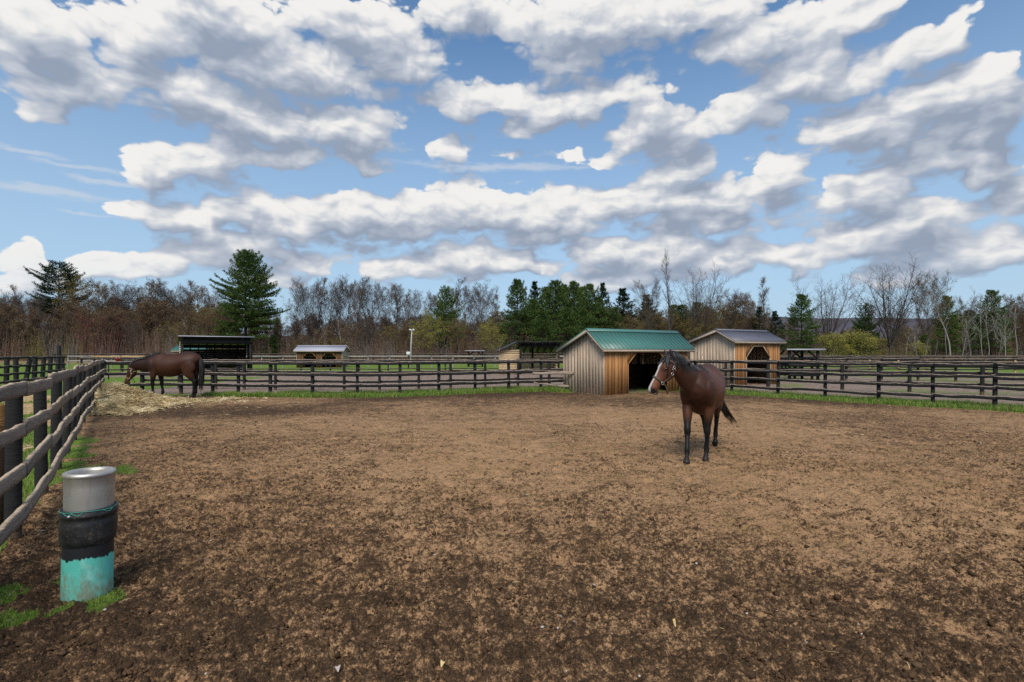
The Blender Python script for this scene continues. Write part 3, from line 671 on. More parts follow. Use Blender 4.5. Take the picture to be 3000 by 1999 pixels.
# broken post with raw orange wood where the near fence has been mended
m_ = MB(); px_, py_ = -4.95, 4.95
m_.tube([(px_, py_, -0.2), (px_, py_, 0.5), (px_ + 0.02, py_, 1.0), (px_ - 0.01, py_ + 0.02, 1.2), (px_ + 0.02, py_, 1.24)], [0.065, 0.065, 0.06, 0.05, 0.02], 7, 0.3, True, [0.0, 0.1, 0.6, 1, 1])
tag(m_.build('broken_post', M_ROT), 'split rotten post with raw orange wood behind the near fence rails', 'post')
# loose rails nailed from the fence across to the teal shed
m_ = MB(); board(m_, (0.95, 23.35, 0.74), (2.75, 22.72, 0.76), 0.15, 0.05, 8, 0.02, 0.02, 0.9); tag(m_.build('loose_rail', M_NEAR), 'upper bare brown rail nailed onto the weathered gable of the teal roofed shed', 'rail')
m_ = MB(); board(m_, (1.0, 23.3, 0.30), (2.55, 22.9, 0.20), 0.11, 0.05, 8, 0.03, 0.03, 0.9); tag(m_.build('loose_rail', M_NEAR), 'lower crooked rail propped against the weathered gable of the teal roofed shed', 'rail')
# ---------------------------------------------------------------- timber buildings
def m_siding(c0, c1, dirty, streak=(0.05, 0.035, 0.02), sc=1.0):
    def fn(k, b):
        o = k.obj(); g = k.noise(k.scl(o, (9, 9, 0.9)), 2.6 * sc, 6, 0.65); f = k.noise(k.scl(o, (30, 30, 1.3)), 3.0 * sc, 5, 0.7); bl = k.noise(o, 1.3, 4, 0.6)
        r = k.attr('rnd'); z = k.xyz(o)[2]
        c = k.mix(k.sm(r, 0, 1), c0, c1); c = k.mix(k.sm(g, 0.35, 0.72), c, k.scl(c, (1.35, 1.28, 1.2)))
        c = k.mix(k.m('MULTIPLY', k.sm(f, 0.52, 0.78), 0.65), c, streak)
        c = k.mix(k.m('MULTIPLY', k.sm(bl, 0.5, 0.75), dirty), c, (0.21, 0.19, 0.175))
        kn = k.n('ShaderNodeTexVoronoi'); k.put(kn.inputs['Vector'], k.scl(o, (3.2, 3.2, 1.3))); kn.inputs['Scale'].default_value = 1.0
        c = k.mix(k.sm(kn.outputs['Distance'], 0.10, 0.05), c, streak)
        bump(k, b, k.m('ADD', f, g), 0.01, 0.6)
        return c
    return fn
M_GABLE = material('weathered_siding', m_siding((0.39, 0.295, 0.215), (0.52, 0.40, 0.285), 0.16, (0.10, 0.08, 0.065)), 0.85, 0.15)
M_PINE = material('stained_pine_siding', m_siding((0.25, 0.115, 0.042), (0.42, 0.215, 0.082), 0.22, (0.075, 0.034, 0.014)), 0.75, 0.2)
M_BROWN = material('brown_siding', m_siding((0.075, 0.040, 0.020), (0.12, 0.062, 0.030), 0.1, (0.06, 0.03, 0.015)), 0.8, 0.15)
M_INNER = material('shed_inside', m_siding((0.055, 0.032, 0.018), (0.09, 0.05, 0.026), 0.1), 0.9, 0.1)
M_TRIM = material('pale_trim', m_siding((0.30, 0.245, 0.19), (0.36, 0.29, 0.22), 0.2), 0.85, 0.15)
def m_metal(c, dirt=0.25, rough=0.4):
    def fn(k, b):
        o = k.obj(); n = k.noise(o, 2.2, 6, 0.6); n2 = k.noise(k.scl(o, (1, 6, 6)), 3, 4, 0.6)
        b.inputs['Metallic'].default_value = 0.0; k.put(b.inputs['Roughness'], k.lin(n, 0.3, 0.7, rough - 0.08, rough + 0.14))
        cc = k.mix(k.m('MULTIPLY', k.sm(n2, 0.45, 0.8), dirt), c, k.scl(c if not isinstance(c, tuple) else c, (0.6, 0.6, 0.62)) if not isinstance(c, tuple) else tuple(q * 0.6 for q in c))
        return k.mix(k.m('MULTIPLY', k.sm(n, 0.55, 0.8), 0.3), cc, tuple(min(1, q * 1.25) for q in c))
    return fn
M_TEAL = material('teal_roof_metal', m_metal((0.054, 0.160, 0.140)), 0.4, 0.45)
M_GREYR = material('grey_roof_metal', m_metal((0.115, 0.118, 0.150), 0.3), 0.35, 0.5)
M_PALER = material('pale_grey_roof_metal', m_metal((0.40, 0.40, 0.46), 0.2), 0.4, 0.4)
M_DARKW = material('black_stained_siding', m_siding((0.010, 0.010, 0.011), (0.022, 0.021, 0.021), 0.05, (0.004, 0.004, 0.004)), 0.8, 0.2)
M_PLY = material('tan_board_siding', m_siding((0.40, 0.29, 0.165), (0.52, 0.39, 0.24), 0.12, (0.2, 0.13, 0.07)), 0.8, 0.2)
M_BLKR = material('black_roofing', m_metal((0.012, 0.012, 0.014), 0.2), 0.5, 0.3)
M_VENT = material('vent_white', lambda k, b: k.mix(k.noise(k.obj(), 9, 3), (0.55, 0.55, 0.53), (0.68, 0.68, 0.66)), 0.6, 0.3)

class Shed:
    """run-in shed; corner = where gable and front meet, u runs along the front, v back along the gable"""
    def __init__(s, c, u, L, D, label, group=None, name='horse_shed'):
        s.c = Vector((*c, float(gz(*c)[0]) - 0.03)); s.u = Vector((*u, 0)).normalized(); s.v = Vector((-s.u.y, s.u.x, 0)); s.L, s.D = L, D
        s.root = thing(name, s.c, label, 'shed', group, math.atan2(s.u.y, s.u.x))
    def boards(s, mb, x0, x1, z0f, z1f, y, face, bw=0.20, t=0.025, batten=True, along='u', seed=1):
        """vertical boards between x0 and x1 along an axis; z0f/z1f give bottom/top at x; a batten over each joint"""
        rg = random.Random(seed); x = x0
        while x < x1 - 1e-4:
            w = min(bw * rg.uniform(0.85, 1.15), x1 - x)
            if x1 - x - w < 0.05: w = x1 - x
            r = rg.random(); j = rg.uniform(0, 0.004) * face
            a, b_ = x, x + w - 0.004
            if z1f((a + b_) / 2) - z0f((a + b_) / 2) > 0.03:
                q = [(a, z0f(a)), (b_, z0f(b_)), (b_, z1f(b_)), (a, z1f(a))]
                fr = (lambda X, Y, Z: (X, Y, Z)) if along == 'u' else (lambda X, Y, Z: (Y, X, Z))
                mb.prism(q, y + j, y + j + face * t, fr, r)
                if batten and x > x0 + 0.01:
                    q = [(a - 0.022, z0f(a)), (a + 0.022, z0f(a)), (a + 0.022, z1f(a) - 0.005), (a - 0.022, z1f(a) - 0.005)]
                    mb.prism(q, y + face * (t + 0.005), y + face * (t + 0.022), fr, rg.random())
            x += w
def gable_shed(c, u, L, D, ridge_v, zr, ze, zb, op, label, roofm, gablem=None, frontm=None, ops=None, batten=True, over=0.2, vent=False, trimm=None, name='horse_shed', group=None, ribs=0.23):
    S = Shed(c, u, L, D, label, group, name); gablem = gablem or M_GABLE; frontm = frontm or M_PINE
    sf = (zr - ze) / (ridge_v + over); sb = (zr - zb) / (D - ridge_v + over)
    top = lambda v: (zr - sf * (ridge_v - v)) if v < ridge_v else (zr - sb * (v - ridge_v))
    T = lambda v: top(v) - 0.05
    for xx, face, sdd in ((0.0, -1, 3), (L, 1, 4)):
        m_ = MB(); S.boards(m_, 0, D, lambda v: 0, T, xx, face, 0.21, along='v', seed=sdd, batten=False)
        for kx in (0.0, D - 0.07): m_.box((xx + face * 0.036, kx + 0.035, (T(kx)) / 2 - 0.01), (0.02, 0.07, T(kx) - 0.06), rnd=0.9)
        m_.build('gable_wall', gablem, S.root)
    m_ = MB(); S.boards(m_, 0.0, L, lambda v: 0, lambda v: T(D), D, 1, seed=6, batten=False); m_.build('back_wall', gablem, S.root)
    ops = ops or [op]
    def z0(x):
        for a, b_, zt, ch in ops:
            if a < x < b_: return zt - max(0.0, ch - (x - a), ch - (b_ - x)) * 1.0
        return 0.0
    zf = T(0) - 0.02
    cuts = sorted({0.0, L} | {q for a, b_, zt, ch in ops for q in (a, a + ch, b_ - ch, b_)})
    m_ = MB()
    for i in range(len(cuts) - 1):
        a, b_ = cuts[i], cuts[i + 1]; e = 1e-5
        za, zb_ = z0(a + e), z0(b_ - e)
        S.boards(m_, a, b_, lambda x, a=a, b_=b_, za=za, zb_=zb_: za + (zb_ - za) * (x - a) / (b_ - a), lambda x: zf, 0.0, -1, 0.19, batten=batten, seed=10 + i)
    m_.build('front_wall', frontm, S.root)
    for a, b_, zt, ch in ops:                        # rough door frame
        m_ = MB(); w = 0.05; y_ = -0.062
        P_ = [(a, 0), (a, zt - ch), (a + ch, zt), (b_ - ch, zt), (b_, zt - ch), (b_, 0)]
        for p_, q_ in zip(P_, P_[1:]): m_.beam((p_[0], y_, p_[1]), (q_[0], y_, q_[1]), 0.03, w)
        m_.build('doorway_frame', trimm or M_PINE, S.root)
    # inside: dark boards, studs and a dirt floor
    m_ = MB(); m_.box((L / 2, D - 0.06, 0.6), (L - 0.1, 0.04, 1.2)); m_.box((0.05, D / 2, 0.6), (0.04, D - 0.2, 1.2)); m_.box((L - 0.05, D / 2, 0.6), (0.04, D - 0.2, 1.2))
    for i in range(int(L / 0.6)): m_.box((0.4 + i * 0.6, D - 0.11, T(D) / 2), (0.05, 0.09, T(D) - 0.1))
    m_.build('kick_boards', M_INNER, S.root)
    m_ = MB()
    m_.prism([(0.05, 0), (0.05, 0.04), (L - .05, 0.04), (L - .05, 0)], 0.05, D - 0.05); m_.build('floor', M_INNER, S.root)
    # roof: two ribbed metal slopes, ridge cap, pale fascia
    o_ = 0.30
    m_ = MB()
    for (v0, za), (v1, zb_) in (((-over, ze), (ridge_v, zr)), ((ridge_v, zr), (D + over, zb))):
        fr = lambda X, Y, Z: (Y, X, Z)
        m_.prism([(v0, za), (v1, zb_), (v1, zb_ + 0.022), (v0, za + 0.022)], -o_, L + o_, fr, 0.4)
        nr_ = int((L + 2 * o_) / ribs)
        for i in range(nr_ + 1):
            xx = -o_ + 0.02 + i * (L + 2 * o_ - 0.04) / nr_
            m_.prism([(v0, za + 0.021), (v1, zb_ + 0.021), (v1, zb_ + 0.048), (v0, za + 0.048)], xx - 0.013, xx + 0.013, fr, 0.45)
    roof = m_.build('roof', roofm, S.root)
    m_ = MB(); dv = 0.13
    m_.prism([(ridge_v - dv, zr - sf * dv + 0.052), (ridge_v, zr + 0.055), (ridge_v + dv, zr - sb * dv + 0.052), (ridge_v + dv, zr - sb * dv + 0.066), (ridge_v, zr + 0.075), (ridge_v - dv, zr - sf * dv + 0.066)], -o_ - 0.01, L + o_ + 0.01, lambda X, Y, Z: (Y, X, Z), 0.4)
    m_.build('ridge_cap', roofm, roof)
    m_ = MB(); m_.box((L / 2, -over + 0.02, ze - 0.055), (L + 2 * o_, 0.03, 0.10)); m_.box((L / 2, D + over - 0.02, zb - 0.055), (L + 2 * o_, 0.03, 0.10))
    for xx in (-o_ + 0.015, L + o_ - 0.015):
        for (v0, za), (v1, zb_) in (((-over, ze), (ridge_v, zr)), ((ridge_v, zr), (D + over, zb))): m_.beam((xx, v0, za - 0.055), (xx, v1, zb_ - 0.055), 0.03, 0.10)
    m_.build('fascia', trimm or M_TRIM, roof)
    m_ = MB()
    for i in range(int(L / 0.6) + 1):
        xx = 0.05 + i * (L - 0.1) / int(L / 0.6)
        for (v0, za), (v1, zb_) in (((-over + .05, ze), (ridge_v, zr)), ((ridge_v, zr), (D + over - .05, zb))): m_.beam((xx, v0, za - 0.06), (xx, v1, zb_ - 0.06), 0.04, 0.09)
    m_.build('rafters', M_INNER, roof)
    if vent:
        m_ = MB(); vz = zr - 0.36; vx = -0.045
        m_.box((vx, ridge_v - 0.12, vz), (0.03, 0.24, 0.22), rnd=0.5)
        fr_ = MB(); fr_.box((vx - 0.01, ridge_v - 0.12, vz + 0.13), (0.05, 0.34, 0.04)); fr_.box((vx - 0.01, ridge_v - 0.12, vz - 0.13), (0.05, 0.34, 0.04))
        for q in (-0.145, 0.145): fr_.box((vx - 0.01, ridge_v - 0.12 + q, vz), (0.05, 0.045, 0.222))
        vo = m_.build('vent', M_VENT, S.root); fr_.build('vent_frame', M_GABLE, vo)
    return S
gable_shed((3.81, 21.0), (.8527, .5225), 5.0, 2.75, 0.83, 2.74, 1.91, 1.86, (1.23, 3.65, 1.80, 0.52),
           'wooden run in shed with teal metal roof and weathered gable at the paddock edge', M_TEAL, vent=True)
gable_shed((11.6, 26.6), (.87, .493), 3.75, 2.9, 0.97, 2.98, 2.36, 2.30, (0.81, 2.82, 2.12, 0.60),
           'pine run in shed with dark grey metal roof behind the fence', M_GREYR, trimm=M_TRIM)
gable_shed((-24.6, 58.5), (1, 0.10), 5.0, 3.2, 1.4, 2.55, 1.95, 1.9, None,
           'distant low shed with pale grey roof and two wide openings', M_PALER, frontm=M_BROWN, ops=[(0.7, 2.2, 1.7, 0.45), (2.8, 4.4, 1.7, 0.45)], batten=False, over=0.3)
gable_shed((-35.9, 54.5), (1, 0.05), 2.8, 2.2, 1.0, 2.62, 1.95, 1.9, (0.9, 2.0, 1.6, 0.3),
           'far teal roofed shed half hidden behind the black open shelter', M_TEAL, batten=False)
gable_shed((23.0, 80.0), (1, -0.2), 3.5, 3.0, 1.2, 2.5, 1.9, 1.9, (0.9, 2.5, 1.7, 0.3),
           'tiny brown shed far behind the lean-to', M_BLKR, batten=False) if False else None

# black open fronted shelter behind the grazing horse
def black_shelter():
    x0, x1, y0, d = -27.75, -22.0, 43.0, 3.6; L = x1 - x0
    L = 5.25; root = thing('open_shelter', (x0, y0, 0), 'black open fronted shelter behind the grazing horse', 'shelter', rz=R(34)); zf, zb = 2.95, 2.42
    m_ = MB(); m_.prism([(-0.45, zf + 0.12), (d + 0.3, zb + 0.02), (d + 0.3, zb + 0.09), (-0.45, zf + 0.19)], -0.25, L + 0.25, lambda X, Y, Z: (Y, X, Z))
    roof = m_.build('roof', M_BLKR, root)
    m_ = MB(); m_.box((L / 2, -0.47, zf + 0.17), (L + 0.5, 0.03, 0.07)); m_.build('drip_edge', M_PALER, roof)
    m_ = MB()
    for i in range(9): m_.beam((0.1 + i * (L - 0.2) / 8, -0.42, zf + 0.04), (0.1 + i * (L - 0.2) / 8, d, zb - 0.03), 0.05, 0.13)
    m_.build('rafters', M_DARKW, roof)
    m_ = MB(); m_.box((L / 2, 0, zf - 0.24), (L, 0.06, 0.42)); m_.build('header_beam', M_DARKW, root)
    for q in (0.06, L - 0.06):
        m_ = MB(); m_.box((q, 0, (zf - .46) / 2), (0.16, 0.16, zf - 0.46)); m_.build('post', M_DARKW, root)
    m_ = MB()
    for i in range(11): m_.box((L / 2, d - 0.05 + random.uniform(-.01, .01), 0.10 + i * 0.185), (L, 0.03, 0.18))
    m_.box((L / 2, d - 0.05, 2.30), (L, 0.03, 0.30))
    m_.build('back_wall', M_DARKW, root)
    for q, face, mt in ((0.0, -1, M_GABLE), (L, 1, M_DARKW)):
        m_ = MB()
        for i in range(15): m_.box((q + face * 0.10, d / 2 + 0.06, 0.09 + i * 0.178), (0.03, d - 0.15, 0.172))
        m_.build('side_wall', mt, root)
    m_ = MB()
    for i in range(9): m_.box((0.1 + i * (L - 0.2) / 8, d - 0.10, zb / 2), (0.09, 0.06, zb - 0.06))
    m_.build('studs', M_DARKW, root)
black_shelter()
# lean-to with tan boarded end wall
def lean_to():
    x0, y0 = -0.25, 41.0; L, d = 4.0, 2.6
    root = thing('open_shelter', (x0, y0, 0), 'lean-to shelter with tan boarded end and black roof behind the fence', 'shelter', rz=0.12); zf, zb = 2.42, 1.75
    m_ = MB(); m_.prism([(-0.4, zf + 0.13), (d + 0.2, zb + 0.05), (d + 0.2, zb + 0.11), (-0.4, zf + 0.20)], 0.75, L + 0.35, lambda X, Y, Z: (Y, X, Z)); roof = m_.build('roof', M_BLKR, root)
    m_ = MB(); m_.prism([(0.7, zf + .13), (0.7, zf + 0.2), (-0.9, zb + 0.12), (-0.9, zb + 0.06)], -0.4, d); m_.build('side_slope', M_BLKR, roof)
    m_ = MB()
    for i in range(6): m_.beam((0.95 + i * (L - 1.1) / 5, -0.36, zf + 0.06), (0.95 + i * (L - 1.1) / 5, d, zb), 0.05, 0.12)
    m_.build('rafters', M_DARKW, roof)
    m_ = MB(); m_.box((0.5 + L / 2 + 0.05, 0, zf - 0.05), (L - 0.8, 0.06, 0.24)); m_.build('header_beam', M_DARKW, root)
    for q in (0.93, L + 0.05, 2.3):
        m_ = MB(); m_.box((q, 0.0 if q != 2.3 else d - 0.2, zf / 2 - 0.05), (0.15, 0.15, zf - 0.1)); m_.build('post', M_DARKW, root)
    m_ = MB()
    for i in range(11): m_.box((0.02, -0.02, 0.1 + i * 0.178), (1.65, 0.03, 0.1765), rnd=random.random())
    m_.build('end_wall', M_PLY, root)
    m_ = MB()
    for i in range(8): m_.box((0.6 + L / 2, d - 0.05, 0.1 + i * 0.2), (L - 0.6, 0.03, 0.185), rnd=random.random())
    for i in range(8): m_.box((L + 0.08, d / 2, 0.1 + i * 0.2), (0.03, d - 0.2, 0.185), rnd=random.random())
    m_.build('back_wall', M_PLY, root)
lean_to()
# flat roofed hay feeders on posts
def feeder(x, y, L, d, z, label, rz=0.0):
    root = thing('hay_feeder', (x, y, 0), label, 'hay feeder', 'roofed hay feeders out in the paddocks', rz)
    m_ = MB(); m_.box((0, 0, z), (L, d, 0.07)); r_ = m_.build('roof', M_BLKR, root)
    m_ = MB(); m_.box((0, -d / 2 - 0.01, z + 0.005), (L, 0.02, 0.08)); m_.build('roof_edge', M_PALER, r_)
    for sx in (-1, 1):
        for sy in (-1, 1):
            m_ = MB(); m_.box((sx * (L / 2 - 0.35), sy * (d / 2 - 0.25), z / 2 - 0.03), (0.13, 0.13, z - 0.08)); m_.build('post', M_POST, root)
            m_ = MB(); m_.beam((sx * (L / 2 - 0.42), sy * (d / 2 - 0.25), z - 0.55), (sx * (L / 2 - 1.0), sy * (d / 2 - 0.25), z - 0.06), 0.06, 0.10); m_.build('brace', M_POST, root)
    m_ = MB()
    for i in range(3): m_.box((0, -d / 2 + 0.16, 0.35 + i * 0.3), (L - 0.5, 0.04, 0.2)); m_.box((0, d / 2 - 0.16, 0.35 + i * 0.3), (L - 0.5, 0.04, 0.2))
    m_.build('manger', M_DARKW, root)
feeder(18.3, 33.0, 2.6, 2.0, 1.93, 'flat roofed black hay feeder on braced posts beside the grey roofed shed', 0.1)
feeder(-4.5, 63.0, 2.4, 1.6, 1.95, 'small far black hay feeder on braced posts in the green field')
# pole with two lamps, and the little white box next to it
root = thing('light_pole', (at(1204, 62), 62, 0), 'slim pale lamp pole standing by the far grey fence', 'light pole')
M_POLE = material('bare_pole', m_fence((0.36, 0.35, 0.34), (0.4, 0.38, 0.36), 0.4, (0.48, 0.47, 0.45)), 0.7, 0.3)
m_ = MB(); m_.tube([(0, 0, -0.2), (0, 0, 2.5), (0.12, 0, 4.55)], [0.10, 0.085, 0.07], 8); m_.build('pole', M_POLE, root)
m_ = MB(); m_.box((0.12, -0.05, 4.35), (0.6, 0.06, 0.06)); m_.build('crossarm', M_POLE, root)
for q in (-0.08, 0.32):
    m_ = MB(); m_.tube([(q, -0.02, 4.36), (q, -0.06, 4.5), (q, -0.22, 4.46)], [0.05, 0.12, 0.15], 8); m_.build('lamp_head', M_VENT, root)
root = thing('utility_box', (at(1197, 58), 58, 0), 'small white box on a dark post beside the lamp pole', 'utility box')
m_ = MB(); m_.box((0, 0, 0.8), (0.12, 0.12, 1.6)); m_.build('post', M_POST, root)
m_ = MB(); m_.box((0, -0.1, 1.62), (0.42, 0.22, 0.42)); bx_ = m_.build('box', M_VENT, root)
m_ = MB(); m_.box((0, -0.1, 1.85), (0.48, 0.28, 0.03)); m_.build('lid', M_VENT, bx_)
# red pail hung on the rails behind the grazing horse, pale pump beside it
M_RED = material('red_plastic', lambda k, b: k.mix(k.noise(k.obj(), 5, 2), (0.55, 0.03, 0.03), (0.70, 0.06, 0.05)), 0.45, 0.4)
X_ = at(345, 44.0); root = thing('feed_bucket', (X_, 44.0, 0.88), 'small red feed bucket on the rail behind the grazing horse', 'bucket')
m_ = MB(); m_.lathe([(0.0, 0.0), (0.14, 0.0), (0.18, 0.34), (0.19, 0.34), (0.19, 0.36), (0.17, 0.36), (0.13, 0.02), (0, 0.02)], 20); m_.build('pail', M_RED, root, True)
m_ = MB(); m_.tube([(0.18 * math.cos(t), 0, 0.34 + 0.16 * math.sin(t)) for t in np.linspace(0, math.pi, 9)], [0.008] * 9, 5); m_.build('handle', M_VENT, root)
M_GALV = material('galvanised', lambda k, b: k.mix(k.noise(k.obj(), 4, 3), (0.45, 0.46, 0.48), (0.6, 0.6, 0.62)), 0.35, 0.6)
X_ = at(318, 33.0); root = thing('yard_hydrant', (X_, 33.0, 0), 'pale metal yard hydrant behind the corner post', 'hydrant')
m_ = MB(); m_.tube([(0, 0, -0.1), (0, 0, 1.05)], [0.035, 0.035], 8); m_.build('standpipe', M_POST, root, True)
m_ = MB(); m_.tube([(-0.05, 0, 1.02), (0.06, 0, 1.12), (0.17, 0, 1.10), (0.20, 0, 0.98)], [0.06, 0.07, 0.05, 0.045], 8); m_.build('spout', M_GALV, root, True)
m_ = MB(); m_.beam((0.0, 0, 1.15), (-0.26, 0, 1.28), 0.03, 0.03); m_.build('handle', M_GALV, root)

# ---------------------------------------------------------------- post waterer in front
WX, WY = -3.06, 3.69
root = thing('post_waterer', (WX, WY, float(gz(WX, WY)[0])), 'round post waterer with steel bowl, black rubber sleeve and teal pipe base', 'livestock waterer')
root.rotation_euler = (R(-0.6), R(0.8), 0.4)
def m_steel(k, b):
    o = k.obj(); n = k.noise(k.scl(o, (3, 3, 1)), 6, 5, 0.6); n2 = k.noise(o, 45, 4, 0.6); st = k.noise(k.scl(o, (8, 8, 0.6)), 5, 3, 0.6)
    b.inputs['Metallic'].default_value = 0.75; k.put(b.inputs['Roughness'], k.lin(n, 0.3, 0.7, 0.40, 0.60))
    c = k.mix(k.sm(n, 0.35, 0.7), (0.52, 0.49, 0.45), (0.40, 0.37, 0.32)); c = k.mix(k.m('MULTIPLY', k.sm(st, 0.5, 0.75), 0.35), c, (0.30, 0.26, 0.21))
    return k.mix(k.sm(n2, 0.70, 0.78), c, (0.15, 0.12, 0.09))
def m_rubber(k, b):
    o = k.obj(); n = k.noise(o, 7, 5, 0.65); n2 = k.noise(o, 50, 4, 0.7); z = k.xyz(o)[2]
    c = k.mix(k.sm(n, 0.4, 0.75), (0.012, 0.012, 0.013), (0.035, 0.033, 0.031))
    c = k.mix(k.m('MULTIPLY', k.sm(k.m('ADD', n2, k.m('MULTIPLY', n, 0.5)), 0.80, 1.0), 0.6), c, (0.17, 0.13, 0.09))
    bump(k, b, n2, 0.004, 0.5); return c
def m_pipe(k, b):
    o = k.obj(); n = k.noise(o, 5, 6, 0.7); n2 = k.noise(k.scl(o, (1, 1, 0.45)), 17, 6, 0.75); z = k.xyz(o)[2]
    c = k.mix(k.sm(n, 0.35, 0.7), (0.105, 0.53, 0.42), (0.16, 0.60, 0.49))
    c = k.mix(k.m('MULTIPLY', k.sm(k.noise(k.scl(o, (1, 1, 0.6)), 9, 5, 0.7), 0.50, 0.68), 0.65), c, (0.36, 0.66, 0.56))
    d = k.m('ADD', k.m('MULTIPLY', n2, 1.0), k.lin(z, 0.0, 0.32, 0.30, -0.05))
    c = k.mix(k.m('MULTIPLY', k.sm(d, 0.56, 0.85), 0.8), c, (0.23, 0.17, 0.095))
    bl = k.m('ADD', z, k.m('MULTIPLY', k.m('SUBTRACT', k.noise(k.scl(o, (1, 1, 0.3)), 28, 4, 0.6), 0.5), 0.10))
    c = k.mix(k.sm(bl, 0.288, 0.296), c, (0.016, 0.016, 0.017))              # black coating ends in a ragged line
    bump(k, b, n2, 0.003, 0.4); return c
r0 = 0.148
m_ = MB(); m_.lathe([(r0 + 0.001, -0.25), (r0 + 0.001, 0.05), (r0, 0.20), (r0 - 0.001, 0.36), (r0 - 0.002, 0.44)], 64); m_.build('pipe', material('teal_pipe', m_pipe, 0.5, 0.4), root, True)
m_ = MB(); m_.lathe([(r0 + 0.001, 0.38), (r0 + 0.010, 0.395), (r0 + 0.014, 0.42), (r0 + 0.016, 0.47), (r0 + 0.019, 0.52), (r0 + 0.016, 0.545), (r0 + 0.013, 0.555), (r0 + 0.013, 0.575), (r0 + 0.018, 0.582), (r0 + 0.021, 0.592), (r0 + 0.020, 0.604), (r0 + 0.014, 0.612), (r0 + 0.013, 0.632), (r0 + 0.010, 0.636), (r0 + 0.003, 0.634), (r0 + 0.002, 0.60)], 64)
slv = m_.build('sleeve', material('black_rubber', m_rubber, 0.5, 0.4), root, True)
m_ = MB(); m_.tube([((r0 + 0.0145) * math.cos(t), (r0 + 0.0145) * math.sin(t), 0.628 + 0.004 * math.sin(3 * t)) for t in np.linspace(0, 2 * math.pi, 49)], [0.0025] * 49, 6)
for t0 in (-2.3, -1.9, -0.8): m_.tube([((r0 + 0.0165) * math.cos(t), (r0 + 0.0165) * math.sin(t), 0.628 - 0.02 * math.sin((t - t0) * 7)) for t in np.linspace(t0, t0 + 0.42, 8)], [0.0025] * 8, 5)
m_.build('cord_band', material('teal_cord', lambda k, b: (0.06, 0.28, 0.22), 0.6, 0.3), slv, True)
m_ = MB()
for t in (-1.98, 1.2):
    m_.tube([((r0 + 0.012) * math.cos(t), (r0 + 0.012) * math.sin(t), 0.605), ((r0 + 0.026) * math.cos(t), (r0 + 0.026) * math.sin(t), 0.605)], [0.008, 0.007], 8)
m_.build('screw', M_GALV, slv, True)
m_ = MB(); ri = r0 - 0.004
m_.lathe([(ri, 0.55), (ri, 0.66), (ri + 0.0015, 0.78), (ri + 0.002, 0.852), (ri + 0.006, 0.858), (ri + 0.010, 0.866), (ri + 0.010, 0.876), (ri + 0.004, 0.886), (ri - 0.008, 0.890), (ri - 0.018, 0.889), (ri - 0.028, 0.882), (ri - 0.032, 0.866), (ri - 0.036, 0.82), (ri - 0.042, 0.72), (ri - 0.062, 0.66), (0.001, 0.655)], 64)
m_.build('bowl', material('stainless_steel', m_steel, 0.4, 0.5), root, True)
# ---------------------------------------------------------------- trees
def segs_mesh(name, A, B, ra, rb, rnd, sides=3, smooth=True):
    A = np.asarray(A, float); B = np.asarray(B, float); ra = np.asarray(ra, float); rb = np.asarray(rb, float)
    t = B - A; t /= np.linalg.norm(t, axis=1, keepdims=True) + 1e-9
    ref = np.where(np.abs(t[:, 2:3]) > 0.9, np.array([[1.0, 0.1, 0]]), np.array([[0.05, 0.1, 1.0]]))
    u = np.cross(t, ref); u /= np.linalg.norm(u, axis=1, keepdims=True); w = np.cross(t, u)
    V = []
    for c, r in ((A, ra), (B, rb)):
        for k_ in range(sides):
            an = 2 * math.pi * k_ / sides; V.append(c + (u * math.cos(an) + w * math.sin(an)) * r[:, None])
    V = np.stack(V, 1); n = len(A); b = (np.arange(n) * 2 * sides)[:, None]
    F = np.concatenate([b + np.array([[k_, (k_ + 1) % sides, sides + (k_ + 1) % sides, sides + k_]]) for k_ in range(sides)])
    return V.reshape(-1, 3), F, np.repeat(np.asarray(rnd, float), 2 * sides)
def flecks(P, size, rng, up=0.3):
    """little leaf-sized triangles"""
    n = len(P); a = rng.normal(size=(n, 3)); a /= np.linalg.norm(a, axis=1, keepdims=True); b = rng.normal(size=(n, 3)); b[:, 2] += up
    b = np.cross(a, b); b /= np.linalg.norm(b, axis=1, keepdims=True); s = (size * rng.uniform(0.6, 1.3, n))[:, None]
    V = np.stack([P - a * s * .5 - b * s * .35, P + a * s * .5 - b * s * .3, P + b * s * .6], 1).reshape(-1, 3)
    return V, np.arange(3 * n).reshape(n, 3), np.repeat(rng.uniform(0, 1, n), 3)

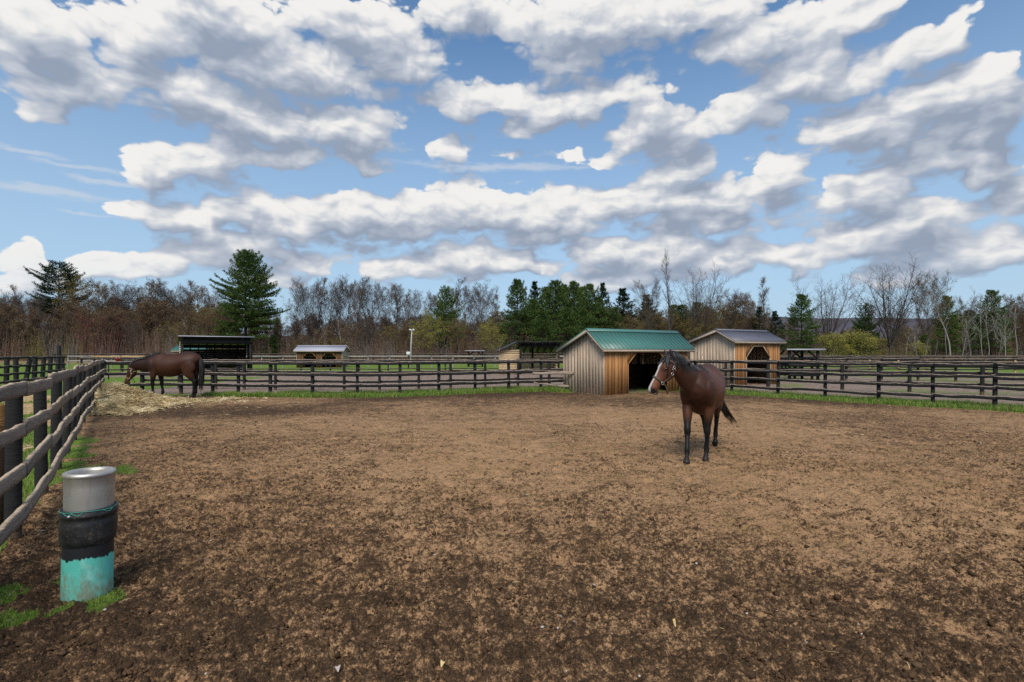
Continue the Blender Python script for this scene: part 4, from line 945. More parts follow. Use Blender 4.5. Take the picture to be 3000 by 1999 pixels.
def grow_tree(seed, H=18, base=0.3, r=0.22, form='oval', limbs=13, kids=(8, 6, 4), spread=0.42, twig=0.016, trop=0.06, gnarl=0.14, lean=0.0, multi=1):
    rg = random.Random(seed); S = [[], [], [], [], []]; tips = []
    def unit(v):
        l = math.sqrt(v[0] ** 2 + v[1] ** 2 + v[2] ** 2) or 1; return (v[0] / l, v[1] / l, v[2] / l)
    def deflect(d, ang_, az_):
        a = (0, 0, 1) if abs(d[2]) < 0.9 else (1, 0, 0)
        u = unit((d[1] * a[2] - d[2] * a[1], d[2] * a[0] - d[0] * a[2], d[0] * a[1] - d[1] * a[0])); w = (d[1] * u[2] - d[2] * u[1], d[2] * u[0] - d[0] * u[2], d[0] * u[1] - d[1] * u[0])
        c, s = math.cos(ang_), math.sin(ang_); ca, sa = math.cos(az_) * s, math.sin(az_) * s
        return tuple(d[i] * c + u[i] * ca + w[i] * sa for i in range(3))
    def walk(p, d, L, r0, r1, lev, n, tr, gn):
        pts = [p]; ds = [d]
        for i in range(n):
            d = unit((d[0] + rg.gauss(0, gn), d[1] + rg.gauss(0, gn), d[2] + rg.gauss(0, gn) + tr)); q = tuple(p[j] + d[j] * L / n for j in range(3))
            S[lev].append((p, q, r0 + (r1 - r0) * i / n, r0 + (r1 - r0) * (i + 1) / n)); p = q; pts.append(p); ds.append(d)
        return pts, ds
    def sub(pts, ds, L, r0, lev, count, t0):
        n = len(pts) - 1; az_ = rg.uniform(0, 6.28)
        for c in range(count):
            t = t0 + (1 - t0) * (c + rg.uniform(0.1, 0.9)) / count; f = t * n; i = min(int(f), n - 1); f -= i
            p = tuple(pts[i][j] * (1 - f) + pts[i + 1][j] * f for j in range(3)); az_ += 2.4 + rg.uniform(-.5, .5)
            d = deflect(ds[i + 1], rg.uniform(0.42, 0.85), az_); l = L * rg.uniform(0.38, 0.62) * (1.12 - 0.55 * t)
            rr = max(r0 * (1 - 0.75 * t) * 0.62, twig)
            pp, dd = walk(p, d, l, rr, max(rr * 0.35, twig * 0.6), min(lev, 4), 3 if lev < 3 else 2, trop * 1.3, gnarl)
            if lev - 1 < len(kids): sub(pp, dd, l, rr, lev + 1, kids[lev - 1], 0.12)
            else: tips.append(pp[-1]); tips.append(pp[1])
    for q in range(multi):
        a0 = q * 6.28 / multi + rg.uniform(0, 1); tl = (0.0 if multi == 1 else 0.16)
        d0 = unit((math.cos(a0) * tl + lean, math.sin(a0) * tl, 1)); off = 0 if multi == 1 else r * 0.8
        if form == 'vase':                                   # forks low into several long arching limbs
            pp, dd = walk((off * math.cos(a0), off * math.sin(a0), -0.3), d0, H * base, r, r * 0.8, 0, 4, 0.05, 0.03)
            for c in range(limbs):
                az_ = c * 6.28 / limbs + rg.uniform(-.3, .3); an = rg.uniform(0.10, 1.0) * spread * 1.6; l = H * (1 - base) * rg.uniform(0.82, 1.1) / math.cos(an * 0.6)
                d = deflect(dd[-1], an, az_); f = rg.uniform(0.75, 1.0) * 4; i = min(int(f), 3); p = tuple(pp[i][j] * (1 - f + i) + pp[i + 1][j] * (f - i) for j in range(3))
                a, b_ = walk(p, d, l, r * 0.5, twig * 1.6, 1, 9, trop * 0.9, gnarl * 0.55); sub(a, b_, l * 0.62, r * 0.42, 2, kids[0] + 4, 0.18)
        else:
            pp, dd = walk((off * math.cos(a0), off * math.sin(a0), -0.3), d0, H, r, twig * 2, 0, 12, 0.05, 0.05)
            az_ = rg.uniform(0, 6.28)
            for c in range(limbs):
                t = base + (0.97 - base) * (c + rg.uniform(0, 0.8)) / limbs; f = t * 12; i = min(int(f), 11); f -= i
                p = tuple(pp[i][j] * (1 - f) + pp[i + 1][j] * f for j in range(3)); az_ += 2.4 + rg.uniform(-.4, .4)
                s = (t - base) / (1 - base); prof = {'oval': 0.55 + 0.75 * math.sin(math.pi * min(1, 0.18 + s * 0.8)) if s < 1 else .5, 'slim': 0.8 - 0.3 * s, 'cone': 1.15 - 0.85 * s}[form]
                l = H * spread * prof * rg.uniform(0.75, 1.15); d = deflect(dd[i], rg.uniform(0.5, 0.85) if form != 'slim' else rg.uniform(0.3, 0.55), az_); rr = max(r * (1 - t) * 0.62, twig * 1.5)
                a, b_ = walk(p, d, l, rr, twig, 1, 5, trop * 1.5, gnarl * 0.8); sub(a, b_, l * 0.8, rr, 2, kids[0], 0.15)
    return S, np.array(tips)
def m_bark(c0, c1, sc=3.0):
    def fn(k, b):
        o = k.obj(); n = k.noise(k.scl(o, (4, 4, 0.8)), sc, 5, 0.65); oi = k.n('ShaderNodeObjectInfo').outputs['Random']
        c = k.mix(k.sm(n, 0.35, 0.7), c0, c1); return k.mix(k.m('MULTIPLY', oi, 0.35), c, k.scl(c, (0.6, 0.58, 0.56)))
    return fn
M_BARK = material('grey_bark', m_bark((0.070, 0.058, 0.049), (0.135, 0.115, 0.100)), 0.9, 0.1)
M_TWIG = material('grey_twigs', m_bark((0.088, 0.068, 0.058), (0.132, 0.106, 0.092)), 0.9, 0.1)
M_TWIGR = material('reddish_twigs', m_bark((0.098, 0.074, 0.059), (0.142, 0.108, 0.087)), 0.9, 0.1)
M_PALE = material('pale_bark', m_bark((0.23, 0.215, 0.19), (0.40, 0.38, 0.35), 6.0), 0.85, 0.15)
M_DARKB = material('dark_bark', m_bark((0.030, 0.025, 0.021), (0.062, 0.052, 0.043)), 0.9, 0.1)
def m_leafy(c0, c1, c2):
    def fn(k, b):
        r = k.attr('rnd'); oi = k.n('ShaderNodeObjectInfo').outputs['Random']; n = k.noise(k.obj(), 0.9, 3, 0.6)
        c = k.mix(k.sm(r, 0, 0.8), c0, c1); c = k.mix(k.m('MULTIPLY', k.sm(k.m('ADD', n, k.m('MULTIPLY', k.m('SUBTRACT', r, .5), .4)), 0.45, 0.7), 0.75), c, c2)
        return k.mix(k.m('MULTIPLY', oi, 0.4), c, k.scl(c, (0.62, 0.62, 0.65)))
    return fn
M_RUST = material('rust_buds', m_leafy((0.115, 0.070, 0.042), (0.185, 0.115, 0.068), (0.150, 0.115, 0.050)), 0.8, 0.1)
M_GREYB = material('grey_brown_buds', m_leafy((0.095, 0.070, 0.056), (0.150, 0.115, 0.095), (0.125, 0.085, 0.062)), 0.85, 0.1)
M_OLIVE = material('olive_buds', m_leafy((0.140, 0.105, 0.035), (0.215, 0.185, 0.055), (0.165, 0.100, 0.045)), 0.8, 0.1)
M_REDB = material('red_buds', m_leafy((0.135, 0.042, 0.038), (0.225, 0.070, 0.060), (0.155, 0.065, 0.055)), 0.8, 0.1)
M_LIME = material('yellow_green_buds', m_leafy((0.210, 0.190, 0.035), (0.320, 0.310, 0.060), (0.200, 0.175, 0.050)), 0.8, 0.1)
M_NEED = material('pine_needles', m_leafy((0.026, 0.056, 0.015), (0.075, 0.130, 0.030), (0.135, 0.180, 0.046)), 0.75, 0.08)
M_NEEDD = material('dark_pine_needles', m_leafy((0.010, 0.024, 0.012), (0.024, 0.050, 0.018), (0.034, 0.060, 0.024)), 0.75, 0.08)

PROTO = {}
def bare(key, name, H, bark, twigm, buds=None, nb=0, bsize=0.16, hide=0.0, **kw):
    """prototype data: (trunk mesh, crown mesh, height)"""
    S, tips = grow_tree(H=H, **kw); rg = np.random.default_rng(kw['seed'])
    big = S[0] + S[1]; sm_ = S[2] + S[3] + S[4]
    V, F, r = segs_mesh('t', [s[0] for s in big], [s[1] for s in big], [s[2] for s in big], [s[3] for s in big], rg.uniform(0, 1, len(big)), 6)
    tm = mesh_np('trunk', V, [F], {'rnd': r}, True); tm.materials.append(bark)
    V, F, r = segs_mesh('c', [s[0] for s in sm_], [s[1] for s in sm_], [s[2] for s in sm_], [s[3] for s in sm_], rg.uniform(0, 1, len(sm_)), 3)
    Fs = [F]; mi = np.zeros(len(F), dtype=np.int32)
    if buds is not None:
        i = rg.integers(0, len(tips), nb); V2, F2_, r2 = flecks(tips[i] + rg.normal(0, 0.22, (nb, 3)), np.full(nb, bsize), rg)
        F2_ = F2_ + len(V); V = np.r_[V, V2]; r = np.r_[r, r2]; Fs.append(F2_); mi = np.r_[mi, np.ones(len(F2_), dtype=np.int32)]
    cm = mesh_np('crown', V, Fs, {'rnd': r}, False); cm.materials.append(twigm)
    if buds is not None: cm.materials.append(buds)
    cm.polygons.foreach_set('material_index', mi)
    zt = max(t[2] for t in tips); PROTO[key] = (name, tm, cm, float(zt))
def pine(key, seed, H, wid, base, needm, cone=0.8, droop=0.0, sparse=1.0, flat=False, lean=0.0, top=0.10, twin=False):
    rg = random.Random(seed); rn = np.random.default_rng(seed); seg = []; br = []; C = []; D_ = []; SZ = []
    def leader(x0, y0, z0, z1, r, ww):
        n = 14; p = (x0, y0, z0); pts = [p]
        for i in range(n):
            q = (p[0] + rg.gauss(0, 0.06) + lean, p[1] + rg.gauss(0, 0.06), z0 + (z1 - z0) * (i + 1) / n); seg.append((p, q, r * (1 - i / n) + .03, r * (1 - (i + 1) / n) + .03)); p = q; pts.append(p)
        z = z0 + max(0, (H * base - z0)); az_ = rg.uniform(0, 6)
        while z < z1 - 0.15:
            s = max(0.0, (z - H * base) / (H * (1 - base))); f = (z - z0) / (z1 - z0) * n; i = min(int(f), n - 1); c = pts[i]
            for w in range(rg.choice((5, 6, 6, 7))):
                az_ += 6.283 / 5 + rg.uniform(-0.35, 0.35)
                if rg.random() > 0.92 * sparse: continue
                prof = (1 - s) ** cone * (0.72 + 0.5 * min(1, s * 4)) if s < 1 else 0
                L = ww * max(prof, top) * rg.uniform(0.50, 1.30)
                if rg.random() < 0.08: L *= 1.25
                el_ = (0.75 * s ** 1.4 - 0.02 - droop * (1 - s)) + rg.uniform(-0.10, 0.14) if not flat else 0.12 + 0.25 * s + rg.uniform(-.08, .08)
                dx, dy = math.cos(az_), math.sin(az_); m_ = max(3, int(L / 0.55)); q = (c[0], c[1], z)
                for j in range(m_):
                    e = el_ + 0.35 * (j / m_) ** 2; st = L / m_; q2 = (q[0] + dx * math.cos(e) * st + rg.gauss(0, 0.05), q[1] + dy * math.cos(e) * st + rg.gauss(0, 0.05), q[2] + math.sin(e) * st)
                    br.append((q, q2, 0.05 * (1 - j / m_) + 0.012, 0.05 * (1 - (j + 1) / m_) + 0.012)); q = q2
                    t = (j + 1) / m_
                    if t > 0.28:
                        for sd_ in (-1, 1, 0):
                            bl = (0.0 if sd_ == 0 else rg.uniform(0.25, 0.60) * L * (1.05 - t) + 0.18); ns = max(1, int(bl / 0.42))
                            for u in range(ns):
                                k_ = (u + 1) / ns * bl; ax, ay = (dx * 0.65 - dy * 0.75 * sd_, dy * 0.65 + dx * 0.75 * sd_) if sd_ else (dx, dy)
                                C.append((q[0] + ax * k_ + rg.gauss(0, .07), q[1] + ay * k_ + rg.gauss(0, .07), q[2] + rg.gauss(0.05, .08) + 0.10 * k_)); D_.append((ax, ay, 0.45 + e)); SZ.append(rg.uniform(0.36, 0.66))
            z += rg.uniform(0.36, 0.62) * (1.2 if s < 0.4 else 0.9) / max(0.7, sparse)
        for _ in range(14): C.append((p[0] + rg.gauss(0, .14), p[1] + rg.gauss(0, .14), z1 - rg.uniform(0, 1.0))); D_.append((rg.gauss(0, .4), rg.gauss(0, .4), 1)); SZ.append(0.4)
    if twin: leader(-0.35, 0, -0.3, H, 0.42, wid); leader(0.5, 0.2, H * 0.3, H * 0.965, 0.22, wid * 0.85)
    else: leader(0, 0, -0.3, H, 0.018 * H + 0.05, wid)
    V, F, r = segs_mesh('t', [s[0] for s in seg], [s[1] for s in seg], [s[2] for s in seg], [s[3] for s in seg], rn.uniform(0, 1, len(seg)), 7)
    tm = mesh_np('trunk', V, [F], {'rnd': r}, True); tm.materials.append(M_DARKB)
    V, F, r = segs_mesh('b', [s[0] for s in br], [s[1] for s in br], [s[2] for s in br], [s[3] for s in br], rn.uniform(0, 1, len(br)), 3)
    C = np.array(C); D_ = np.array(D_); SZ = np.array(SZ); n = len(C); nf = 9; DD = np.repeat(D_, nf, 0); DD = DD / np.linalg.norm(DD, axis=1, keepdims=True) + rn.normal(0, 0.62, (n * nf, 3)); DD /= np.linalg.norm(DD, axis=1, keepdims=True)
    CC = np.repeat(C, nf, 0); s = np.repeat(SZ, nf)[:, None]; sd_ = np.cross(DD, rn.normal(size=DD.shape)); sd_ /= np.linalg.norm(sd_, axis=1, keepdims=True)
    V2 = np.stack([CC - sd_ * s * 0.10 - DD * s * .1, CC + sd_ * s * 0.10 - DD * s * .1, CC + DD * s], 1).reshape(-1, 3)
    F2_ = np.arange(len(V2)).reshape(-1, 3) + len(V); r2 = np.repeat(np.repeat(rn.uniform(0, 1, n), nf), 3)
    cm = mesh_np('crown', np.r_[V, V2], [F, F2_], {'rnd': np.r_[r, r2]}, False); cm.materials.append(M_DARKB); cm.materials.append(needm)
    cm.polygons.foreach_set('material_index', np.r_[np.zeros(len(F), dtype=np.int32), np.ones(len(F2_), dtype=np.int32)])
    PROTO[key] = ('pine_tree', tm, cm, H)

bare('oval', 'bare_tree', 19, M_BARK, M_TWIG, M_GREYB, 5000, 0.12, seed=3, base=0.30, r=0.20, form='oval', limbs=16, kids=(9, 6, 5), spread=0.36, twig=0.014, trop=0.10)
bare('oval2', 'bare_tree', 18, M_BARK, M_TWIG, M_GREYB, 6000, 0.12, seed=14, base=0.26, r=0.19, form='oval', limbs=15, kids=(9, 6, 5), spread=0.40, twig=0.014, trop=0.11, gnarl=0.12)
bare('vase', 'bare_tree', 20, M_BARK, M_TWIG, seed=5, base=0.20, r=0.27, form='vase', limbs=11, kids=(10, 6, 3), spread=0.34, trop=0.045, gnarl=0.09)
bare('vase2', 'bare_tree', 20, M_DARKB, M_TWIG, seed=29, base=0.16, r=0.27, form='vase', limbs=10, kids=(9, 6, 4), spread=0.44, trop=0.045, gnarl=0.12)
bare('slim', 'bare_tree', 22, M_BARK, M_TWIG, seed=8, base=0.22, r=0.24, form='slim', limbs=16, kids=(7, 5, 3), spread=0.30, trop=0.13, gnarl=0.10)
bare('slim2', 'bare_tree', 17, M_BARK, M_TWIGR, M_GREYB, 3500, 0.12, seed=81, base=0.20, r=0.19, form='slim', limbs=15, kids=(7, 5, 3), spread=0.28, trop=0.10, gnarl=0.12)
bare('rust', 'budding_tree', 15, M_BARK, M_TWIGR, M_RUST, 9000, 0.15, seed=21, base=0.18, r=0.19, form='oval', limbs=14, kids=(7, 5, 4), spread=0.36, trop=0.07)
bare('rust2', 'budding_tree', 13, M_BARK, M_TWIGR, M_RUST, 7000, 0.14, seed=22, base=0.14, r=0.16, form='slim', limbs=15, kids=(7, 5, 3), spread=0.40, trop=0.06)
bare('olive', 'budding_tree', 13, M_BARK, M_TWIG, M_OLIVE, 9000, 0.15, seed=23, base=0.14, r=0.17, form='oval', limbs=14, kids=(7, 5, 4), spread=0.42, trop=0.06)
bare('red', 'budding_tree', 9, M_PALE, M_TWIGR, M_REDB, 9000, 0.13, seed=24, base=0.15, r=0.15, form='oval', limbs=12, kids=(7, 5, 4), spread=0.55, trop=0.03)
bare('lime', 'budding_tree', 11, M_BARK, M_TWIG, M_LIME, 11000, 0.14, seed=25, base=0.10, r=0.14, form='oval', limbs=14, kids=(7, 5, 4), spread=0.50, trop=0.05)
bare('airy', 'budding_tree', 19, M_PALE, M_TWIG, M_OLIVE, 5000, 0.12, seed=26, base=0.40, r=0.20, form='oval', limbs=13, kids=(7, 5, 4), spread=0.34, trop=0.09)
bare('birch', 'birch_tree', 12, M_PALE, M_TWIG, seed=27, base=0.45, r=0.075, form='slim', limbs=9, kids=(5, 4, 2), spread=0.26, trop=0.08, gnarl=0.14)
bare('birch2', 'birch_tree', 12, M_PALE, M_PALE, seed=28, base=0.30, r=0.085, form='oval', limbs=9, kids=(5, 4, 2), spread=0.36, trop=0.06, gnarl=0.2, lean=0.12)
bare('bush', 'shrub', 5.5, M_TWIG, M_TWIG, M_LIME, 9000, 0.13, seed=31, base=0.06, r=0.06, form='oval', limbs=8, kids=(6, 5, 3), spread=0.55, trop=0.06, multi=5, twig=0.010)
pine('big', 41, 27, 7.4, 0.22, M_NEED, 0.50, 0.08, 0.74, twin=True)
pine('tier', 42, 26, 7.4, 0.46, M_NEEDD, 0.50, 0.0, 0.80, flat=True)
pine('full', 43, 20, 5.4, 0.10, M_NEED, 0.60, 0.12, 1.0)
pine('full2', 44, 20, 5.6, 0.16, M_NEED, 0.58, 0.05, 0.85)
pine('spire', 45, 20, 3.6, 0.20, M_NEEDD, 0.75, 0.10, 0.85)
pine('round', 46, 14, 5.0, 0.20, M_NEED, 0.50, 0.0, 0.9)

FWOOD = {}
def tree(key, x, D, top, label, group=None, w=1.0, cat='tree', rz=None, dz=0.0):
    name, tm, cm, H = PROTO[key]; need = CAMH + (HOR - top) * D / FP - dz; s = need / H
    root = thing(name, (at(x, D), D, dz), label, cat, group, random.uniform(0, 6.28) if rz is None else rz); root.scale = (s * w, s * w, s)
    for n_, me_ in (('trunk', tm), ('crown', cm)):
        o = bpy.data.objects.new(n_, me_); COL.objects.link(o); o.parent = root
    return root
# the trees that stand out, left to right
tree('tier', 172, 128, 772, 'dark tiered pine with flat boughs rising above the woods at far left', rz=0.4, w=0.85)
tree('olive', 255, 126, 806, 'rusty green budding tree pressed against the tiered pine', w=0.75)
tree('big', 725, 104, 742, 'big twin topped white pine behind the black open shelter', rz=0.3)
tree('round', 655, 108, 948, 'low spreading pine at the foot of the big twin topped pine', w=1.0)
tree('round', 800, 106, 985, 'small low pine right beneath the big twin topped pine', w=0.9)
tree('round', 1306, 112, 850, 'lone small pine above the yellow green trees behind the lamp pole', w=0.62)
tree('full', 1515, 110, 823, 'pointed full dark pine at the outer end of the pine grove', w=0.9)
tree('spire', 1566, 132, 830, 'thin greyish spire pine between the big pines of the grove', w=0.9)
tree('full', 1625, 118, 826, 'broad pine in the middle of the grove above the lean-to', w=0.95)
tree('full', 1680, 122, 829, 'dense pine of the grove just outside the teal roof gable', w=0.9)
tree('full2', 1728, 116, 838, 'bright green pine of the grove over the teal roof gable', w=0.8)
tree('spire', 1768, 126, 834, 'slim pine spire standing over the teal roof', w=0.8)
tree('spire', 1826, 128, 850, 'short pine with spreading tip behind the tall grey poplar', w=1.3)
tree('full2', 1590, 104, 915, 'lower pale green pine in front of the grove', w=1.2)
tree('full', 1660, 102, 905, 'lower bushy pine in front of the grove next to the gable', w=1.3)
tree('spire', 1895, 124, 868, 'small pine tip peeping between bare trees over the teal roof', w=1.3)
tree('slim', 1962, 108, 728, 'tall slender bare poplar over the gap between the two sheds', w=0.85)
tree('vase', 2048, 108, 762, 'tall wide bare tree with arching limbs beside the slender poplar', w=0.9)
tree('oval2', 1900, 112, 815, 'medium bare tree at the flank of the slender poplar', w=0.9)
tree('olive', 2130, 112, 862, 'olive brown budding tree behind the grey roofed shed', w=1.0)
tree('spire', 2222, 112, 902, 'small bluish pine above the ridge of the grey roofed shed', w=1.2)
tree('spire', 2272, 108, 915, 'small dark pine just right of the grey roofed shed', w=1.2)
tree('slim2', 2246, 104, 815, 'slender bare tree between two small pines by the grey roofed shed', w=0.9)
tree('full2', 2348, 92, 868, 'dark ragged pine with bare lower trunk past the hay feeder', w=0.95)
tree('vase2', 2425, 96, 790, 'wide dark bare tree with crooked limbs behind the yellow green shrub', w=0.85)
tree('round', 2536, 96, 897, 'small pine with bright tips under the great pale bare tree', w=0.62)
tree('vase', 2606, 92, 745, 'great pale bare tree with many upswept limbs on the right', w=1.05, rz=1.0)
tree('airy', 2785, 90, 785, 'tall pale trunked tree with airy greenish buds on the right', w=0.95)
tree('oval2', 2725, 96, 812, 'loose bare tree left of the airy greenish tree', w=0.9)
tree('full2', 2772, 104, 872, 'dark pine standing behind the airy greenish tree', w=0.8)
tree('full2', 2905, 104, 856, 'dark pine behind the leaning pale tree near the picture edge', w=0.9)
tree('birch2', 2880, 86, 832, 'leaning pale trunked bare tree near the picture edge', w=0.9)
for x_, top_, D_, w_ in ((1600, 846, 128, 0.9), (1652, 838, 130, 0.85), (1705, 846, 130, 0.9), (1560, 880, 116, 1.0), (1752, 876, 118, 1.0), (1800, 905, 116, 1.0)):
    tree(random.choice(('full', 'full2')), x_, D_, top_, 'dense dark pine closing the gaps inside the pine grove', 'pines closing the gaps of the pine grove', w=w_)
for i, (x, D, top) in enumerate(((2652, 80, 975), (2690, 82, 955), (2710, 78, 985), (2770, 84, 935), (2815, 82, 900), (2845, 80, 960), (2898, 82, 905), (2945, 80, 890), (2978, 82, 880), (2740, 83, 990), (2925, 84, 950))):
    tree(('birch', 'birch2')[i % 3 == 1], x, D, top, 'thin white birch in the scattered stand along the woods on the right', 'white birches along the woods on the right', w=0.9, cat='birch')
for i, (x, D, top) in enumerate(((96, 116, 905), (122, 116, 915), (552, 118, 930), (1180, 118, 940), (945, 118, 950), (1002, 119, 925))):
    tree(('birch2', 'birch')[i % 2], x, D, top, 'pale trunked bare tree standing before the brown woods on the left', 'pale trunked trees before the woods on the left', w=1.1, cat='tree')
tree('red', 292, 110, 915, 'low spreading red budded maple with pale limbs on the left', w=1.35)
tree('red', 355, 113, 962, 'smaller red budded maple next to the spreading red one', w=1.2)
tree('lime', 1232, 104, 908, 'yellow green budding tree left of the lone small pine', w=1.15)
tree('olive', 1345, 106, 930, 'dull olive budding tree below the lone small pine', w=1.0)
tree('lime', 1432, 100, 932, 'pale yellow green budding tree between lone pine and pine grove', w=1.1)
tree('lime', 2075, 108, 925, 'yellowish budding tree behind the ridge of the grey roofed shed', w=1.2)
for i, (x, D, top, w_) in enumerate(((2442, 78, 975, 1.3), (2500, 79, 968, 1.4), (2545, 80, 985, 1.3), (2690, 84, 1000, 1.1))):
    tree('bush', x, D, top, 'rounded yellow green shrub flushing along the reeds on the right', 'yellow green shrubs along the reeds', w=w_, cat='shrub')
crowns = [(866, 815), (905, 812), (930, 808), (958, 806), (985, 804), (1022, 804), (1048, 808), (1078, 815), (1100, 818), (1132, 820), (1160, 826), (1192, 830), (1228, 840), (1262, 846), (1332, 815), (1362, 818), (1392, 814), (1420, 832), (1446, 858), (1300, 842)]
for i, (x, top) in enumerate(crowns):
    tree(('oval', 'oval2', 'slim2', 'oval')[i % 4], x, 122 + (i * 37 % 17), top + (i * 53 % 7), 'grey oval crowned bare tree in the row between the big pine and the grove', 'grey bare trees in the row behind the far grey fence', w=1.0)
left = [(30, 850), (66, 838), (300, 822), (345, 818), (372, 828), (410, 845), (455, 818), (482, 816), (515, 832), (545, 818), (585, 836), (612, 838), (140, 860), (5, 868)]
for i, (x, top) in enumerate(left):
    tree(('oval2', 'slim2', 'rust', 'oval')[i % 4], x, 130 + (i * 31 % 15), top, 'brownish bare tree topping the woods left of the big pine', 'brownish trees topping the woods on the left', w=1.0)
right = [(2150, 842), (2180, 858), (2330, 900), (2640, 905), (2960, 862), (2990, 850), (2835, 862), (3030, 860), (2700, 870), (3080, 850), (2200, 880)]
for i, (x, top) in enumerate(right):
    tree(('oval2', 'rust', 'slim2')[i % 3], x, 112 + (i * 31 % 15), top, 'brown bare tree filling the woods right of the teal shed', 'brown bare trees filling the woods on the right', w=0.9)
# the body of the wood: ranks of smaller trees
prof = lambda x: np.interp(x, [-600, 0, 300, 620, 800, 1150, 1480, 1800, 2100, 2250, 2400, 2650, 2800, 3000, 3600], [880, 872, 878, 885, 925, 930, 925, 905, 900, 935, 975, 960, 925, 905, 900])
i = 0
for D, step in ((112, 46), (120, 44), (132, 40), (146, 38), (162, 40)):
    x = -380
    while x < 3400:
        x += step * random.uniform(0.6, 1.4); i += 1
        if D < 118 and 2330 < x < 2640: continue
        top = float(prof(x)) + random.uniform(-14, 38) + (118 - D) * -0.9 * 0 + (30 if D < 118 else 0)
        key = random.choice(('rust', 'rust2', 'rust', 'olive', 'slim2', 'rust2', 'oval2', 'slim2') if x < 1500 else ('rust2', 'olive', 'slim2', 'oval2', 'olive', 'rust', 'full2'))
        nm = {'rust': 'rusty budding tree massed in the body of the woods', 'rust2': 'rusty budding tree massed in the body of the woods', 'olive': 'olive budding tree massed in the body of the woods', 'slim2': 'slender brown bare tree massed in the body of the woods', 'oval2': 'round crowned bare tree massed in the body of the woods', 'full2': 'pine standing deep among the bare trees of the woods'}[key]
        gp = {'rust': 'rusty budding trees of the woods', 'rust2': 'rusty budding trees of the woods', 'olive': 'olive budding trees of the woods', 'slim2': 'slender bare trees of the woods', 'oval2': 'round bare trees of the woods', 'full2': 'pines deep in the woods'}[key]
        tree(key, x, D + random.uniform(-4, 4), top, nm, gp, w=random.uniform(0.95, 1.5))
# thicket filling the foot of the wood
def m_tint(k, b): return k.mix(1.0, k.n('ShaderNodeAttribute', attribute_name='tint').outputs['Color'], k.lin(k.attr('rnd'), 0, 1, 0.6, 1.35), 'MULTIPLY')
M_TINT = material('thicket', m_tint, 0.9, 0.1)
def tints(x):
    """colour of the brush along the wood edge, x = photograph bearing"""
    b = np.array([0.165, 0.112, 0.080]); o = np.array([0.175, 0.145, 0.062]); r = np.array([0.165, 0.088, 0.074]); g_ = np.array([0.165, 0.138, 0.115])
    n = fbm(x * 0.010, x * 0.0 + 3.1, 3, 7)[:, None]; n2 = fbm(x * 0.02, x * 0.0 + 9.1, 3, 17)[:, None]
    c = b * (1 - sstep(.5, .68, n)) + o * sstep(.5, .68, n); c = c * (1 - sstep(.55, .7, n2)) + g_ * sstep(.55, .7, n2)
    w = (sstep(215, 260, x) * sstep(380, 340, x))[:, None]; return c * (1 - w * .7) + r * w * .7
n = 26000; D = RNG.choice([106, 112, 118, 126, 136, 150, 170, 190], n, p=[.10, .12, .14, .14, .14, .13, .12, .11]) + RNG.normal(0, 3.0, n); px_ = RNG.uniform(-450, 3450, n)
px_ = np.where((D < 116) & (px_ > 2330) & (px_ < 2640), px_ - 900, px_)
X = (px_ - 1500) * D / FP; hmax = (HOR + 6 - prof(px_)) * D / FP * 0.55 + 0.8
h = RNG.uniform(0.3, 1.0, n) ** 1.2 * hmax * np.where(D > 140, 1.35, 1.0); lx = RNG.normal(0, 0.13, n) * h; ly = RNG.normal(0, 0.13, n) * h
A = np.c_[X, D, np.zeros(n) - 0.1]; Bm = np.c_[X + lx * .4, D + ly * .4, h * .5]; B = np.c_[X + lx, D + ly, h]
rb = 0.010 + 0.004 * h
V1, Fa, r1 = segs_mesh('a', np.r_[A, Bm], np.r_[Bm, B], np.r_[rb, rb * .7], np.r_[rb * .7, rb * .3], RNG.uniform(0, 1, 2 * n), 3)
# side twigs
m2 = 90000; ii = RNG.integers(0, n, m2); t = RNG.uniform(0.25, 1.0, m2)[:, None]; P0 = A[ii] * (1 - t) + B[ii] * t; L_ = RNG.uniform(0.3, 1.3, m2)[:, None] * (h[ii] / 5)[:, None].clip(0.4, 1.3)
dv = RNG.normal(size=(m2, 3)); dv[:, 2] = np.abs(dv[:, 2]) + 0.5; dv /= np.linalg.norm(dv, axis=1, keepdims=True)
V2, Fb, r2 = segs_mesh('b', P0, P0 + dv * L_, np.full(m2, 0.012), np.full(m2, 0.006), RNG.uniform(0, 1, m2), 3)
nb = 110000; jj = RNG.integers(0, m2, nb); V3, Fc, r3 = flecks(P0[jj] + dv[jj] * L_[jj] * RNG.uniform(0.3, 1, (nb, 1)), np.full(nb, 0.15), RNG)
tn = tints(px_); tt = np.r_[np.repeat(np.r_[tn, tn], 6, 0), np.repeat(tn[ii], 6, 0), np.repeat(tn[ii[jj]] * 1.15, 3, 0)]
tag(link('thicket', mesh_np('thicket', np.r_[V1, V2, V3], [Fa, Fb + len(V1), Fc + len(V1) + len(V2)], {'rnd': np.r_[r1, r2, r3], 'tint': tt}), None, M_TINT), 'brown leafless thicket filling the foot of the woods', kind='stuff')
# dry reeds along the wood edge on the right
def kr(x, y): return (x / y > 0.55) & (y > 78 + 6 * fbm(x * 0.2, y * 0.2, 2, 5)) & (fbm(x * .3, y * .3, 3, 8) > 0.32)
x, y = scatter(90000, 30, 120, 72, 108, kr); V, F, r = blades(np.c_[x, y, 0 * x], RNG.uniform(0.5, 1.35, len(x)), np.full(len(x), 0.035), 0.4)
M_REED = material('dry_reeds', lambda k, b: k.mix(k.sm(k.attr('rnd'), 0, 1), (0.17, 0.105, 0.055), (0.36, 0.25, 0.14)), 0.8, 0.1)
tag(link('dry_reeds', mesh_np('dry_reeds', V, F, {'rnd': r}), None, M_REED), 'tan dry reeds along the edge of the woods', kind='stuff')
